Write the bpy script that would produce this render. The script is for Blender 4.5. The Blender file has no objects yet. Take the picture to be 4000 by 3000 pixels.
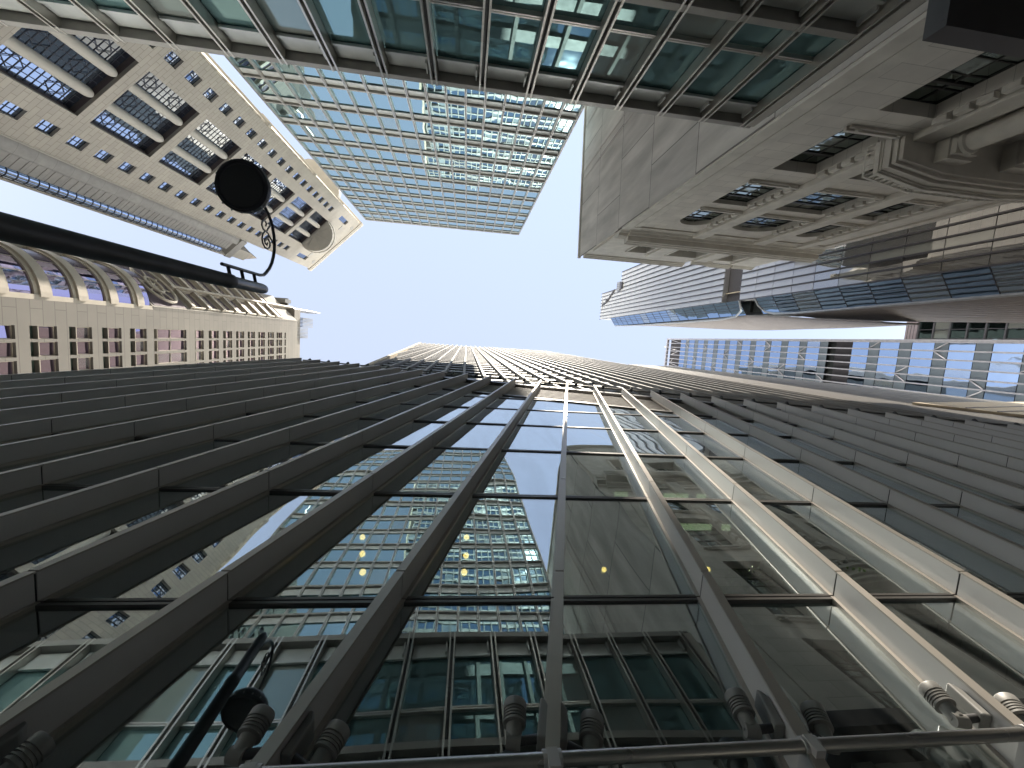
import bpy, bmesh, math, random
from mathutils import Matrix, Vector
random.seed(7)
R = math.radians
S = bpy.context.scene
C = S.collection
H = 1.6                                   # eye height: heights below are measured from the eye

# ------------------------------------------------------------------ camera, sky, sun, exposure
cam = bpy.data.objects.new('camera', bpy.data.cameras.new('camera')); C.objects.link(cam)
cam.data.sensor_width = 36.0
cam.data.lens = 14.283
cam.data.clip_end = 6000
cam.data.clip_start = 0.05
right = Vector((0.99166103, -0.06692962, -0.11013091)); down = Vector((0.05443709, 0.99212859, -0.11277171)); fwd = Vector((0.11681179, 0.10583611, 0.98749872))
cam.matrix_world = Matrix(((right.x, -down.x, -fwd.x, 0), (right.y, -down.y, -fwd.y, 0), (right.z, -down.z, -fwd.z, H), (0, 0, 0, 1)))
S.camera = cam

SUN = Vector((0.171, -0.484, 0.858)).normalized()
w = bpy.data.worlds.new('World'); S.world = w; w.use_nodes = True
nt = w.node_tree; nt.nodes.clear()
sky = nt.nodes.new('ShaderNodeTexSky'); sky.sky_type = 'NISHITA'; sky.sun_disc = False
sky.sun_elevation = math.asin(SUN.z); sky.sun_rotation = math.atan2(SUN.x, SUN.y)
sky.air_density = 0.8; sky.dust_density = 0.0; sky.ozone_density = 2.2; sky.altitude = 0
bg = nt.nodes.new('ShaderNodeBackground'); bg.inputs[1].default_value = 0.11
out = nt.nodes.new('ShaderNodeOutputWorld')
haze = nt.nodes.new('ShaderNodeMix'); haze.data_type = 'RGBA'; haze.blend_type = 'ADD'; haze.inputs[0].default_value = 1
geo = nt.nodes.new('ShaderNodeTexCoord'); sxyz = nt.nodes.new('ShaderNodeSeparateXYZ'); nt.links.new(geo.outputs['Generated'], sxyz.inputs[0])
inv = nt.nodes.new('ShaderNodeMath'); inv.operation = 'SUBTRACT'; inv.use_clamp = True; inv.inputs[0].default_value = 1; nt.links.new(sxyz.outputs[2], inv.inputs[1])
sq = nt.nodes.new('ShaderNodeMath'); sq.operation = 'POWER'; sq.inputs[1].default_value = 4.0; nt.links.new(inv.outputs[0], sq.inputs[0])
ma = nt.nodes.new('ShaderNodeMath'); ma.operation = 'MULTIPLY_ADD'; ma.inputs[1].default_value = 20.0; ma.inputs[2].default_value = 1; nt.links.new(sq.outputs[0], ma.inputs[0])
veil = nt.nodes.new('ShaderNodeMix'); veil.data_type = 'RGBA'; veil.blend_type = 'MULTIPLY'; veil.inputs[0].default_value = 1; veil.inputs[6].default_value = (2.0, 1.9, 1.6, 1)
nt.links.new(ma.outputs[0], veil.inputs[7]); nt.links.new(veil.outputs[2], haze.inputs[7])   # thicker towards the horizon
nt.links.new(sky.outputs[0], haze.inputs[6]); nt.links.new(haze.outputs[2], bg.inputs[0]); nt.links.new(bg.outputs[0], out.inputs[0])
sl = bpy.data.lights.new('sun', 'SUN'); sl.energy = 5.0; sl.angle = R(0.53); sl.color = (1.0, 0.91, 0.78)
so = bpy.data.objects.new('sun', sl); C.objects.link(so)
so.rotation_euler = SUN.to_track_quat('Z', 'Y').to_euler(); so.location = (0, 0, 300)
S.view_settings.view_transform = 'Standard'; S.view_settings.look = 'None'
S.view_settings.exposure = 1.2; S.view_settings.gamma = 1
S.cycles.max_bounces = 10; S.cycles.glossy_bounces = 6; S.cycles.transmission_bounces = 6; S.cycles.transparent_max_bounces = 12
S.cycles.sample_clamp_indirect = 8.0
S.cycles.blur_glossy = 1.0

# ------------------------------------------------------------------ materials
def mat(name, col, rough=0.6, metal=0.0, var=0.12, scale=1.5, bump=0.0, bscale=20.0, stretch=(1, 1, 1), brick=None, spec=0.5, detail=5):
    m = bpy.data.materials.new(name); m.use_nodes = True
    t = m.node_tree; n = t.nodes; b = n['Principled BSDF']; L = t.links.new
    b.inputs['Roughness'].default_value = rough; b.inputs['Metallic'].default_value = metal
    b.inputs['Specular IOR Level'].default_value = spec
    tc = n.new('ShaderNodeTexCoord'); mp = n.new('ShaderNodeMapping'); mp.inputs['Scale'].default_value = stretch
    L(tc.outputs['Object'], mp.inputs[0])
    nz = n.new('ShaderNodeTexNoise'); nz.inputs['Scale'].default_value = scale; nz.inputs['Detail'].default_value = detail
    L(mp.outputs[0], nz.inputs['Vector'])
    rp = n.new('ShaderNodeMapRange'); rp.inputs['From Min'].default_value = 0.3; rp.inputs['From Max'].default_value = 0.7
    rp.inputs['To Min'].default_value = 1 - var; rp.inputs['To Max'].default_value = 1 + var
    L(nz.outputs[0], rp.inputs[0])
    mx = n.new('ShaderNodeMix'); mx.data_type = 'RGBA'; mx.blend_type = 'MULTIPLY'; mx.inputs[0].default_value = 1
    mx.inputs[6].default_value = (*col, 1); L(rp.outputs[0], mx.inputs[7])
    last = mx.outputs[2]
    if brick:                              # (axis, width, height, mortar, mortar darkness)
        ax, bw, bh, mo, dk = brick
        sp = n.new('ShaderNodeSeparateXYZ'); cb = n.new('ShaderNodeCombineXYZ'); L(tc.outputs['Object'], sp.inputs[0])
        L(sp.outputs[ax], cb.inputs[0]); L(sp.outputs[2], cb.inputs[1])
        br = n.new('ShaderNodeTexBrick'); L(cb.outputs[0], br.inputs[0])
        br.inputs['Scale'].default_value = 1; br.inputs['Mortar Size'].default_value = mo; br.inputs['Mortar Smooth'].default_value = 0.1
        br.inputs['Brick Width'].default_value = bw; br.inputs['Row Height'].default_value = bh
        br.inputs['Color1'].default_value = (1, 1, 1, 1); br.inputs['Color2'].default_value = (0.9, 0.9, 0.91, 1)
        br.inputs['Mortar'].default_value = (dk, dk, dk, 1)
        m2 = n.new('ShaderNodeMix'); m2.data_type = 'RGBA'; m2.blend_type = 'MULTIPLY'; m2.inputs[0].default_value = 1
        L(last, m2.inputs[6]); L(br.outputs[0], m2.inputs[7]); last = m2.outputs[2]
    L(last, b.inputs['Base Color'])
    r2 = n.new('ShaderNodeMapRange'); r2.inputs['To Min'].default_value = max(0.02, rough - 0.1); r2.inputs['To Max'].default_value = min(1, rough + 0.1)
    L(nz.outputs[0], r2.inputs[0]); L(r2.outputs[0], b.inputs['Roughness'])
    if bump:
        nb = n.new('ShaderNodeTexNoise'); nb.inputs['Scale'].default_value = bscale; nb.inputs['Detail'].default_value = 6; L(mp.outputs[0], nb.inputs['Vector'])
        bu = n.new('ShaderNodeBump'); bu.inputs['Strength'].default_value = bump; bu.inputs['Distance'].default_value = 0.05
        L(nb.outputs[0], bu.inputs['Height']); L(bu.outputs[0], b.inputs['Normal'])
    return m

def wavy(n, L, scale, dist):
    g = n.new('ShaderNodeNewGeometry'); nz = n.new('ShaderNodeTexNoise'); nz.inputs['Scale'].default_value = scale; nz.inputs['Detail'].default_value = 1.0
    oi = n.new('ShaderNodeObjectInfo'); ad = n.new('ShaderNodeVectorMath'); ad.operation = 'MULTIPLY_ADD'
    L(oi.outputs['Random'], ad.inputs[0]); ad.inputs[1].default_value = (31, 17, 53); L(g.outputs['Position'], ad.inputs[2])
    L(ad.outputs[0], nz.inputs['Vector'])
    bu = n.new('ShaderNodeBump'); bu.inputs['Strength'].default_value = 1; bu.inputs['Distance'].default_value = dist
    L(nz.outputs[0], bu.inputs['Height'])
    return bu

def coated(name, col, dark, mixf=0.85, rough=0.02, scale=0.45, dist=0.06, blind=0.22):
    """coated facade glass: a tinted mirror over a dark body"""
    m = bpy.data.materials.new(name); m.use_nodes = True
    t = m.node_tree; n = t.nodes; L = t.links.new; n.clear()
    o = n.new('ShaderNodeOutputMaterial'); mx = n.new('ShaderNodeMixShader'); gl = n.new('ShaderNodeBsdfPrincipled'); df = n.new('ShaderNodeBsdfDiffuse')
    gl.inputs['Base Color'].default_value = (*col, 1); gl.inputs['Metallic'].default_value = 1; gl.inputs['Roughness'].default_value = rough
    df.inputs[0].default_value = (*dark, 1)
    ge = n.new('ShaderNodeNewGeometry'); oi = n.new('ShaderNodeObjectInfo')    # one pane in six has a pale blind drawn behind it
    ad = n.new('ShaderNodeMath'); ad.operation = 'ADD'; L(ge.outputs['Random Per Island'], ad.inputs[0]); L(oi.outputs['Random'], ad.inputs[1])
    fc = n.new('ShaderNodeMath'); fc.operation = 'FRACT'; L(ad.outputs[0], fc.inputs[0])
    gt_ = n.new('ShaderNodeMath'); gt_.operation = 'GREATER_THAN'; gt_.inputs[1].default_value = 0.84; L(fc.outputs[0], gt_.inputs[0])
    cm = n.new('ShaderNodeMix'); cm.data_type = 'RGBA'; cm.inputs[6].default_value = (*dark, 1); cm.inputs[7].default_value = (0.30, 0.31, 0.29, 1) if blind > .05 else (*dark, 1); L(gt_.outputs[0], cm.inputs[0]); L(cm.outputs[2], df.inputs[0])
    mr = n.new('ShaderNodeMapRange'); mr.inputs['To Min'].default_value = mixf; mr.inputs['To Max'].default_value = mixf - blind; L(gt_.outputs[0], mr.inputs[0]); L(mr.outputs[0], mx.inputs[0])
    bu = wavy(n, L, scale, dist); L(bu.outputs[0], gl.inputs['Normal'])
    L(df.outputs[0], mx.inputs[1]); L(gl.outputs[0], mx.inputs[2]); L(mx.outputs[0], o.inputs[0])
    return m

def clear_glass(name, tint, ior=1.55, scale=0.6, dist=0.02, refl=(1, 1, 1)):
    """see-through tinted pane with a Fresnel reflection"""
    m = bpy.data.materials.new(name); m.use_nodes = True
    t = m.node_tree; n = t.nodes; L = t.links.new; n.clear()
    o = n.new('ShaderNodeOutputMaterial'); mx = n.new('ShaderNodeMixShader'); gl = n.new('ShaderNodeBsdfGlossy'); tr = n.new('ShaderNodeBsdfTransparent')
    gl.inputs['Color'].default_value = (*refl, 1); gl.inputs['Roughness'].default_value = 0.0; tr.inputs[0].default_value = (*tint, 1)
    bu = wavy(n, L, scale, dist); L(bu.outputs[0], gl.inputs['Normal'])
    lw = n.new('ShaderNodeLayerWeight'); lw.inputs[0].default_value = 0.5      # Schlick's curve, the same from both sides
    pw = n.new('ShaderNodeMath'); pw.operation = 'POWER'; pw.inputs[1].default_value = 4.0; L(lw.outputs['Facing'], pw.inputs[0])
    r0 = ((ior - 1) / (ior + 1)) ** 2
    fr = n.new('ShaderNodeMath'); fr.operation = 'MULTIPLY_ADD'; fr.inputs[1].default_value = 1 - r0; fr.inputs[2].default_value = r0; fr.use_clamp = True; L(pw.outputs[0], fr.inputs[0])
    L(fr.outputs[0], mx.inputs[0]); L(tr.outputs[0], mx.inputs[1]); L(gl.outputs[0], mx.inputs[2])
    tc = n.new('ShaderNodeTexCoord'); mp = n.new('ShaderNodeMapping'); mp.inputs['Scale'].default_value = (2.2, 2.2, 0.35); mp.inputs['Rotation'].default_value = (0, 0.5, 0); L(tc.outputs['Object'], mp.inputs[0])
    dn = n.new('ShaderNodeTexNoise'); dn.inputs['Scale'].default_value = 1.6; dn.inputs['Detail'].default_value = 8; dn.inputs['Distortion'].default_value = 1.2; L(mp.outputs[0], dn.inputs['Vector'])
    dr = n.new('ShaderNodeMapRange'); dr.inputs['From Min'].default_value = 0.42; dr.inputs['From Max'].default_value = 0.75; dr.inputs['To Max'].default_value = 0.10; L(dn.outputs[0], dr.inputs[0])   # wiped, streaky dust
    du = n.new('ShaderNodeBsdfDiffuse'); du.inputs[0].default_value = (0.45, 0.46, 0.45, 1); m2 = n.new('ShaderNodeMixShader')
    L(dr.outputs[0], m2.inputs[0]); L(mx.outputs[0], m2.inputs[1]); L(du.outputs[0], m2.inputs[2]); L(m2.outputs[0], o.inputs[0])
    return m

def lamp_mat(name, col, power):
    m = bpy.data.materials.new(name); m.use_nodes = True
    b = m.node_tree.nodes['Principled BSDF']; b.inputs['Base Color'].default_value = (*col, 1)
    b.inputs['Emission Color'].default_value = (*col, 1); b.inputs['Emission Strength'].default_value = power
    return m

M = {}
M['asphalt'] = mat('asphalt', (0.16, 0.155, 0.15), 0.9, bump=0.3, bscale=60)
M['paving'] = mat('paving', (0.34, 0.33, 0.31), 0.85, brick=(0, 0.6, 0.6, 0.01, 0.5))
M['fin'] = mat('fin_metal', (0.52, 0.505, 0.495), 0.5, 0.1, var=0.06, scale=0.6)
M['fin_edge'] = mat('fin_edge_metal', (0.42, 0.39, 0.35), 0.35, 0.5, var=0.05)
M['gasket'] = mat('black_gasket', (0.012, 0.012, 0.013), 0.5)
M['transom'] = mat('transom_metal', (0.12, 0.115, 0.11), 0.35, 0.6)
M['fglass'] = clear_glass('street_glass', (0.62, 0.70, 0.69), 4.2, 0.5, 0.013, (0.86, 0.93, 0.95))
M['room'] = mat('dark_room', (0.028, 0.032, 0.032), 0.9, var=0.35, scale=0.6)
M['slab'] = mat('room_slab', (0.05, 0.055, 0.053), 0.85, var=0.2)
M['glow'] = lamp_mat('globe_glow', (1.0, 0.62, 0.16), 2.6)
M['panel_glow'] = lamp_mat('ceiling_panel_glow', (0.75, 0.85, 0.45), 0.45)
M['leaf'] = mat('leaf', (0.11, 0.19, 0.05), 0.6, var=0.4, scale=8)
M['pot'] = mat('clay_pot', (0.22, 0.16, 0.12), 0.8)
M['lightgrey'] = mat('spotlight_grey', (0.22, 0.216, 0.205), 0.5, 0.15, var=0.12, scale=6)
M['lightdark'] = mat('spotlight_dark', (0.05, 0.05, 0.052), 0.5, 0.3)
M['lens'] = mat('spotlight_lens', (0.3, 0.3, 0.28), 0.15, 0.0)
M['rail'] = mat('rail_steel', (0.33, 0.32, 0.30), 0.3, 0.8)
M['tmull'] = mat('tower_mullion', (0.62, 0.60, 0.56), 0.33, 0.6, var=0.15, scale=0.7)
M['tledge'] = mat('tower_ledge', (0.34, 0.325, 0.30), 0.5, 0.1)
M['tspan'] = mat('tower_spandrel', (0.55, 0.56, 0.54), 0.4, 0.2, var=0.1)
M['tglass'] = coated('teal_tower_glass', (0.44, 0.64, 0.69), (0.012, 0.03, 0.036), 0.92, 0.015, 0.35, 0.009)
M['pglass'] = coated('teal_podium_glass', (0.38, 0.62, 0.66), (0.16, 0.26, 0.26), 0.52, 0.01, 0.28, 0.014)
M['concrete'] = mat('plain_render', (0.52, 0.492, 0.465), 0.92, var=0.24, scale=0.5, bump=1.0, bscale=1.3, stretch=(1, 1, 0.22), brick=(1, 9.0, 9.5, 0.06, 0.4))
M['stone'] = mat('bank_stone', (0.60, 0.57, 0.52), 0.85, var=0.10, scale=0.5, bump=0.15, bscale=5, brick=(0, 2.6, 1.25, 0.018, 0.6))
M['stonetrim'] = mat('bank_trim', (0.58, 0.555, 0.505), 0.85, var=0.12, scale=0.7, bump=0.12, bscale=6)
M['sash'] = mat('dark_sash', (0.025, 0.026, 0.026), 0.4, 0.3)
M['sglass'] = coated('bank_glass', (0.36, 0.44, 0.42), (0.012, 0.016, 0.016), 0.75, 0.03, 0.8, 0.015)
M['hstone'] = mat('hotel_stone', (0.40, 0.37, 0.33), 0.85, var=0.07, scale=0.25, bump=0.1, bscale=4, brick=(0, 1.9, 0.66, 0.03, 0.62))
M['htrim'] = mat('hotel_trim', (0.44, 0.415, 0.38), 0.8, var=0.07, scale=0.6)
M['hside'] = mat('hotel_side_stone', (0.55, 0.49, 0.41), 0.85, var=0.08, brick=(1, 1.6, 1.3, 0.03, 0.6))
M['hgrey'] = mat('hotel_grey_panel', (0.33, 0.32, 0.31), 0.7, var=0.08, brick=(0, 60, 2.4, 0.03, 0.7))
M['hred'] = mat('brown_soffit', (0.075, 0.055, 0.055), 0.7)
M['hglass'] = coated('blue_hotel_glass', (0.56, 0.68, 0.90), (0.015, 0.022, 0.035), 0.9, 0.02, 0.5, 0.018, 0.0)
M['muntin'] = mat('navy_muntin', (0.018, 0.022, 0.035), 0.5)
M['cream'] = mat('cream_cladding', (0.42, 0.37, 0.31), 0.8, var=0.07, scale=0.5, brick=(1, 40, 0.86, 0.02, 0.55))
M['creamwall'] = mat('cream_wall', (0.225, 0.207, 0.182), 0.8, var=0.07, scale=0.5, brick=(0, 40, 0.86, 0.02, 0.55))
M['creamtrim'] = mat('cream_trim', (0.46, 0.41, 0.34), 0.65, var=0.06)
M['purple'] = coated('violet_glass', (0.52, 0.46, 0.66), (0.02, 0.015, 0.03), 0.85, 0.02, 0.5, 0.012)
M['plum'] = mat('plum_spandrel', (0.10, 0.075, 0.10), 0.3, 0.2)
M['slot'] = mat('green_slot', (0.05, 0.075, 0.065), 0.4, 0.2)
M['gfin'] = mat('grid_tower_fin', (0.17, 0.158, 0.145), 0.6, 0.1, var=0.06)
M['gspan'] = mat('grid_tower_spandrel', (0.13, 0.125, 0.12), 0.5, 0.1, var=0.06)
M['gglass'] = coated('grid_tower_glass', (0.50, 0.58, 0.66), (0.03, 0.04, 0.045), 0.62, 0.03, 0.6, 0.015)
M['beige'] = mat('beige_slab', (0.46, 0.38, 0.28), 0.75, var=0.06)
M['ribpanel'] = coated('pale_panel_glass', (0.50, 0.50, 0.53), (0.50, 0.50, 0.51), 0.35, 0.05, 0.25, 0.012, 0.04)
M['ribmirror'] = coated('dark_panel_glass', (0.50, 0.50, 0.50), (0.16, 0.155, 0.155), 0.6, 0.02, 0.25, 0.02)
M['darkfin'] = mat('dark_tower_fin', (0.075, 0.072, 0.08), 0.45, 0.4)
M['bglass'] = coated('blue_strip_glass', (0.36, 0.50, 0.70), (0.015, 0.03, 0.05), 0.88, 0.02, 0.3, 0.012)
M['rib'] = mat('ribbed_cladding', (0.30, 0.27, 0.26), 0.6, 0.2, var=0.08)
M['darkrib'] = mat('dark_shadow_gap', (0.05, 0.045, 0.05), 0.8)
M['palerim'] = mat('pale_rim', (0.42, 0.43, 0.45), 0.4, 0.4)
M['lglass'] = coated('lattice_tower_glass', (0.42, 0.54, 0.74), (0.02, 0.03, 0.045), 0.85, 0.02, 0.35, 0.014)
M['lspan'] = mat('lattice_spandrel', (0.20, 0.23, 0.25), 0.35, 0.4, var=0.12, scale=0.2)
M['lmull'] = mat('lattice_mullion', (0.44, 0.42, 0.44), 0.4, 0.5)
M['rglass'] = coated('dark_teal_glass', (0.32, 0.42, 0.42), (0.02, 0.03, 0.03), 0.85, 0.03, 0.5, 0.02)
M['mauve'] = mat('mauve_crown', (0.20, 0.165, 0.18), 0.6)
M['black'] = mat('black_paint', (0.045, 0.045, 0.052), 0.35, 0.1, var=0.2, scale=5)
M['steel'] = mat('grey_steel', (0.3, 0.3, 0.31), 0.4, 0.6)

# ------------------------------------------------------------------ mesh helpers
class MB:
    """collects shapes given as (along, outward, height above the eye) of one facade"""
    def __init__(s): s.v = []; s.f = []
    def pt(s, p): return (p[0], -p[1], p[2] + H)
    def add(s, vs, fs):
        b = len(s.v); s.v += [s.pt(p) for p in vs]; s.f += [tuple(b + i for i in f) for f in fs]; return s
    def quad(s, a, b, c, d): return s.add([a, b, c, d], [(0, 1, 2, 3)])
    def hexa(s, p): return s.add(p, [(0, 1, 2, 3), (4, 7, 6, 5), (0, 4, 5, 1), (1, 5, 6, 2), (2, 6, 7, 3), (3, 7, 4, 0)])
    def box(s, u0, u1, n0, n1, z0, z1):
        return s.hexa([(u0, n0, z0), (u1, n0, z0), (u1, n1, z0), (u0, n1, z0), (u0, n0, z1), (u1, n0, z1), (u1, n1, z1), (u0, n1, z1)])
    def prism(s, poly, z0, z1):
        k = len(poly); vs = [(u, n, z0) for u, n in poly] + [(u, n, z1) for u, n in poly]
        return s.add(vs, [tuple(range(k))[::-1], tuple(range(k, 2 * k))] + [(i, (i + 1) % k, k + (i + 1) % k, k + i) for i in range(k)])
    def extrude(s, poly, u0, u1):           # poly in (outward, height), run along the facade
        k = len(poly); vs = [(u0, n, z) for n, z in poly] + [(u1, n, z) for n, z in poly]
        return s.add(vs, [tuple(range(k))[::-1], tuple(range(k, 2 * k))] + [(i, (i + 1) % k, k + (i + 1) % k, k + i) for i in range(k)])
    def slab(s, poly, n0, n1):              # poly in (along, height), given thickness outward
        k = len(poly); vs = [(u, n0, z) for u, z in poly] + [(u, n1, z) for u, z in poly]
        return s.add(vs, [tuple(range(k))[::-1], tuple(range(k, 2 * k))] + [(i, (i + 1) % k, k + (i + 1) % k, k + i) for i in range(k)])
    def tube(s, path, r, seg=12, cap=True):
        P = [Vector(p) for p in path]; rs = r if isinstance(r, (list, tuple)) else [r] * len(P)
        vs = []; t0 = (P[1] - P[0]).normalized(); a = t0.orthogonal().normalized()
        for i, p in enumerate(P):
            t = ((P[i] - P[i - 1]) if i else t0).normalized()
            if 0 < i < len(P) - 1: t = ((P[i + 1] - P[i]).normalized() + (P[i] - P[i - 1]).normalized()).normalized()
            a = (a - t * a.dot(t)).normalized(); b = t.cross(a)
            for k in range(seg):
                q = 2 * math.pi * k / seg; vs.append(tuple(p + (a * math.cos(q) + b * math.sin(q)) * rs[i]))
        fs = [(i * seg + k, i * seg + (k + 1) % seg, (i + 1) * seg + (k + 1) % seg, (i + 1) * seg + k) for i in range(len(P) - 1) for k in range(seg)]
        if cap: fs += [tuple(range(seg))[::-1], tuple((len(P) - 1) * seg + k for k in range(seg))]
        return s.add(vs, fs)
    def lathe(s, p0, axis, prof, seg=28):    # prof: (distance along axis, radius)
        p0 = Vector(p0); t = Vector(axis).normalized(); a = t.orthogonal().normalized(); b = t.cross(a); vs = []
        for d, r in prof:
            for k in range(seg):
                q = 2 * math.pi * k / seg; vs.append(tuple(p0 + t * d + (a * math.cos(q) + b * math.sin(q)) * r))
        n = len(prof); fs = [(i * seg + k, i * seg + (k + 1) % seg, (i + 1) * seg + (k + 1) % seg, (i + 1) * seg + k) for i in range(n - 1) for k in range(seg)]
        fs += [tuple(range(seg))[::-1], tuple((n - 1) * seg + k for k in range(seg))]
        return s.add(vs, fs)
    def build(s, name, m, parent=None, smooth=False, stuff=False, bevel=0):
        me = bpy.data.meshes.new(name); me.from_pydata(s.v, [], s.f)
        bm = bmesh.new(); bm.from_mesh(me); bmesh.ops.recalc_face_normals(bm, faces=bm.faces); bm.to_mesh(me); bm.free()
        me.materials.append(m)
        if smooth:
            me.polygons.foreach_set('use_smooth', [True] * len(me.polygons))
            try: me.set_sharp_from_angle(angle=R(40))
            except Exception: pass
        o = bpy.data.objects.new(name, me); C.objects.link(o)
        if bevel:
            b = o.modifiers.new('bevel', 'BEVEL'); b.width = bevel; b.segments = 2; b.limit_method = 'ANGLE'
        if parent: o.parent = parent
        if stuff: o['kind'] = 'stuff'
        return o

def thing(name, label, cat, loc=(0, 0, 0), rz=0, group=None):
    o = bpy.data.objects.new(name, None); C.objects.link(o); o.empty_display_size = 0.5
    o.location = loc; o.rotation_euler = (0, 0, R(rz)); o['label'] = label; o['category'] = cat
    if group: o['group'] = group
    return o
def struct(name, mb, m):
    o = mb.build(name, m); o['kind'] = 'structure'; return o
def clone(src, parent, loc=None, rot=None):
    o = src.copy(); C.objects.link(o); o.parent = parent
    if loc is not None: o.location = loc
    if rot is not None: o.rotation_euler = rot
    return o

def panes(parent, name, m, cells, n, keep=100, tilt=0.25, th=0.02):
    """cells (u0,u1,z0,z1), largest in the picture first; each a thin sheet of its own, the far rest as one part"""
    meshes = {}
    for i, (u0, u1, z0, z1) in enumerate(cells[:keep]):
        key = (round(u1 - u0, 3), round(z1 - z0, 3))
        loc = ((u0 + u1) / 2, -n, (z0 + z1) / 2 + H); rot = (R(random.gauss(0, tilt)), 0, R(random.gauss(0, tilt)))
        if key not in meshes:
            a, b = key[0] / 2, key[1] / 2; mb = MB().box(-a, a, -th, 0, -b - H, b - H)
            meshes[key] = mb.build(name, m, parent); o = meshes[key]; o.location = loc; o.rotation_euler = rot
        else: clone(meshes[key], parent, loc, rot)
    if len(cells) > keep:
        mb = MB()
        for u0, u1, z0, z1 in cells[keep:]:
            a = [random.gauss(0, tilt * 0.01) for _ in range(2)]; d, e = a[0] * (u1 - u0), a[1] * (z1 - z0)
            mb.quad((u0, n - d - e, z0), (u1, n + d - e, z0), (u1, n + d + e, z1), (u0, n - d + e, z1))
        mb.build(name, m, parent, stuff=True)

def wall_holes(mb, u0, u1, z0, z1, holes, n=0.0, depth=0.8):
    us = sorted({u0, u1, *[h[0] for h in holes], *[h[1] for h in holes]}); zs = sorted({z0, z1, *[h[2] for h in holes], *[h[3] for h in holes]})
    us = [u for u in us if u0 <= u <= u1]; zs = [z for z in zs if z0 <= z <= z1]
    for i in range(len(us) - 1):
        for j in range(len(zs) - 1):
            cu, cz = (us[i] + us[i + 1]) / 2, (zs[j] + zs[j + 1]) / 2
            if any(h[0] < cu < h[1] and h[2] < cz < h[3] for h in holes): continue
            mb.quad((us[i], n, zs[j]), (us[i + 1], n, zs[j]), (us[i + 1], n, zs[j + 1]), (us[i], n, zs[j + 1]))
    for a, b, c, d in holes:
        e = n - (depth(c) if callable(depth) else depth)
        mb.quad((a, n, c), (a, e, c), (a, e, d), (a, n, d)); mb.quad((b, n, c), (b, e, c), (b, e, d), (b, n, d))
        mb.quad((a, n, c), (b, n, c), (b, e, c), (a, e, c)); mb.quad((a, n, d), (b, n, d), (b, e, d), (a, e, d))
    return mb

# ------------------------------------------------------------------ ground
g = MB(); g.quad((-500, -500, -H), (500, -500, -H), (500, 500, -H), (-500, 500, -H)); struct('ground', g, M['asphalt'])
struct('pavement', MB().box(-80, 80, -1.70, 1.5, -H + 0.004, -H + 0.13), M['paving'])
struct('far_pavement', MB().box(-60, 70, 6.2, 9.0, -H + 0.004, -H + 0.13), M['paving'])

# ------------------------------------------------------------------ 1 glass building with leaning fins, unscaled y = +3
Q = 0.5867                                 # scale factor about the camera eye: leaves bays of 1.06 m, panes 1.85 m high
class MF(MB):                                # shapes at their first chosen size, scaled about the camera eye
    def pt(s, p): return (p[0] * Q, -p[1] * Q, p[2] * Q + H)
class MS(MB):                                # the same for small fittings round their own base
    def pt(s, p): return (p[0] * Q, -p[1] * Q, (p[2] + H) * Q)
FY = 3.0; LEAN = 0.254; SP = 1.815; X0 = 0.112
ftop = lambda u: min(46.0, 29.0 - 0.395 * u)   # roof line, falling to the right
fb = thing('glass_building', 'low glass building across the bottom with leaning grey metal fins and a pipe rail', 'building', (0, FY * Q, 0), 0)
LV = [-2.7, 1.95, 4.37, 7.52, 10.8, 14.2, 17.5, 20.8, 24.1, 27.4, 30.7, 34.0, 37.3, 40.6]
def finx(k, z): return X0 + SP * k + LEAN * z
def finroof(k):                              # height where the leaning fin line meets the sloping roof
    b = X0 + SP * k
    return (29.0 - 0.395 * b) / (1 + 0.395 * LEAN)
def fin_depth(z): return 0.33 + 0.005 * max(0, z)
KS = list(range(-12, 34))
zlouv = lambda k: finroof(k) - 6.2
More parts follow.
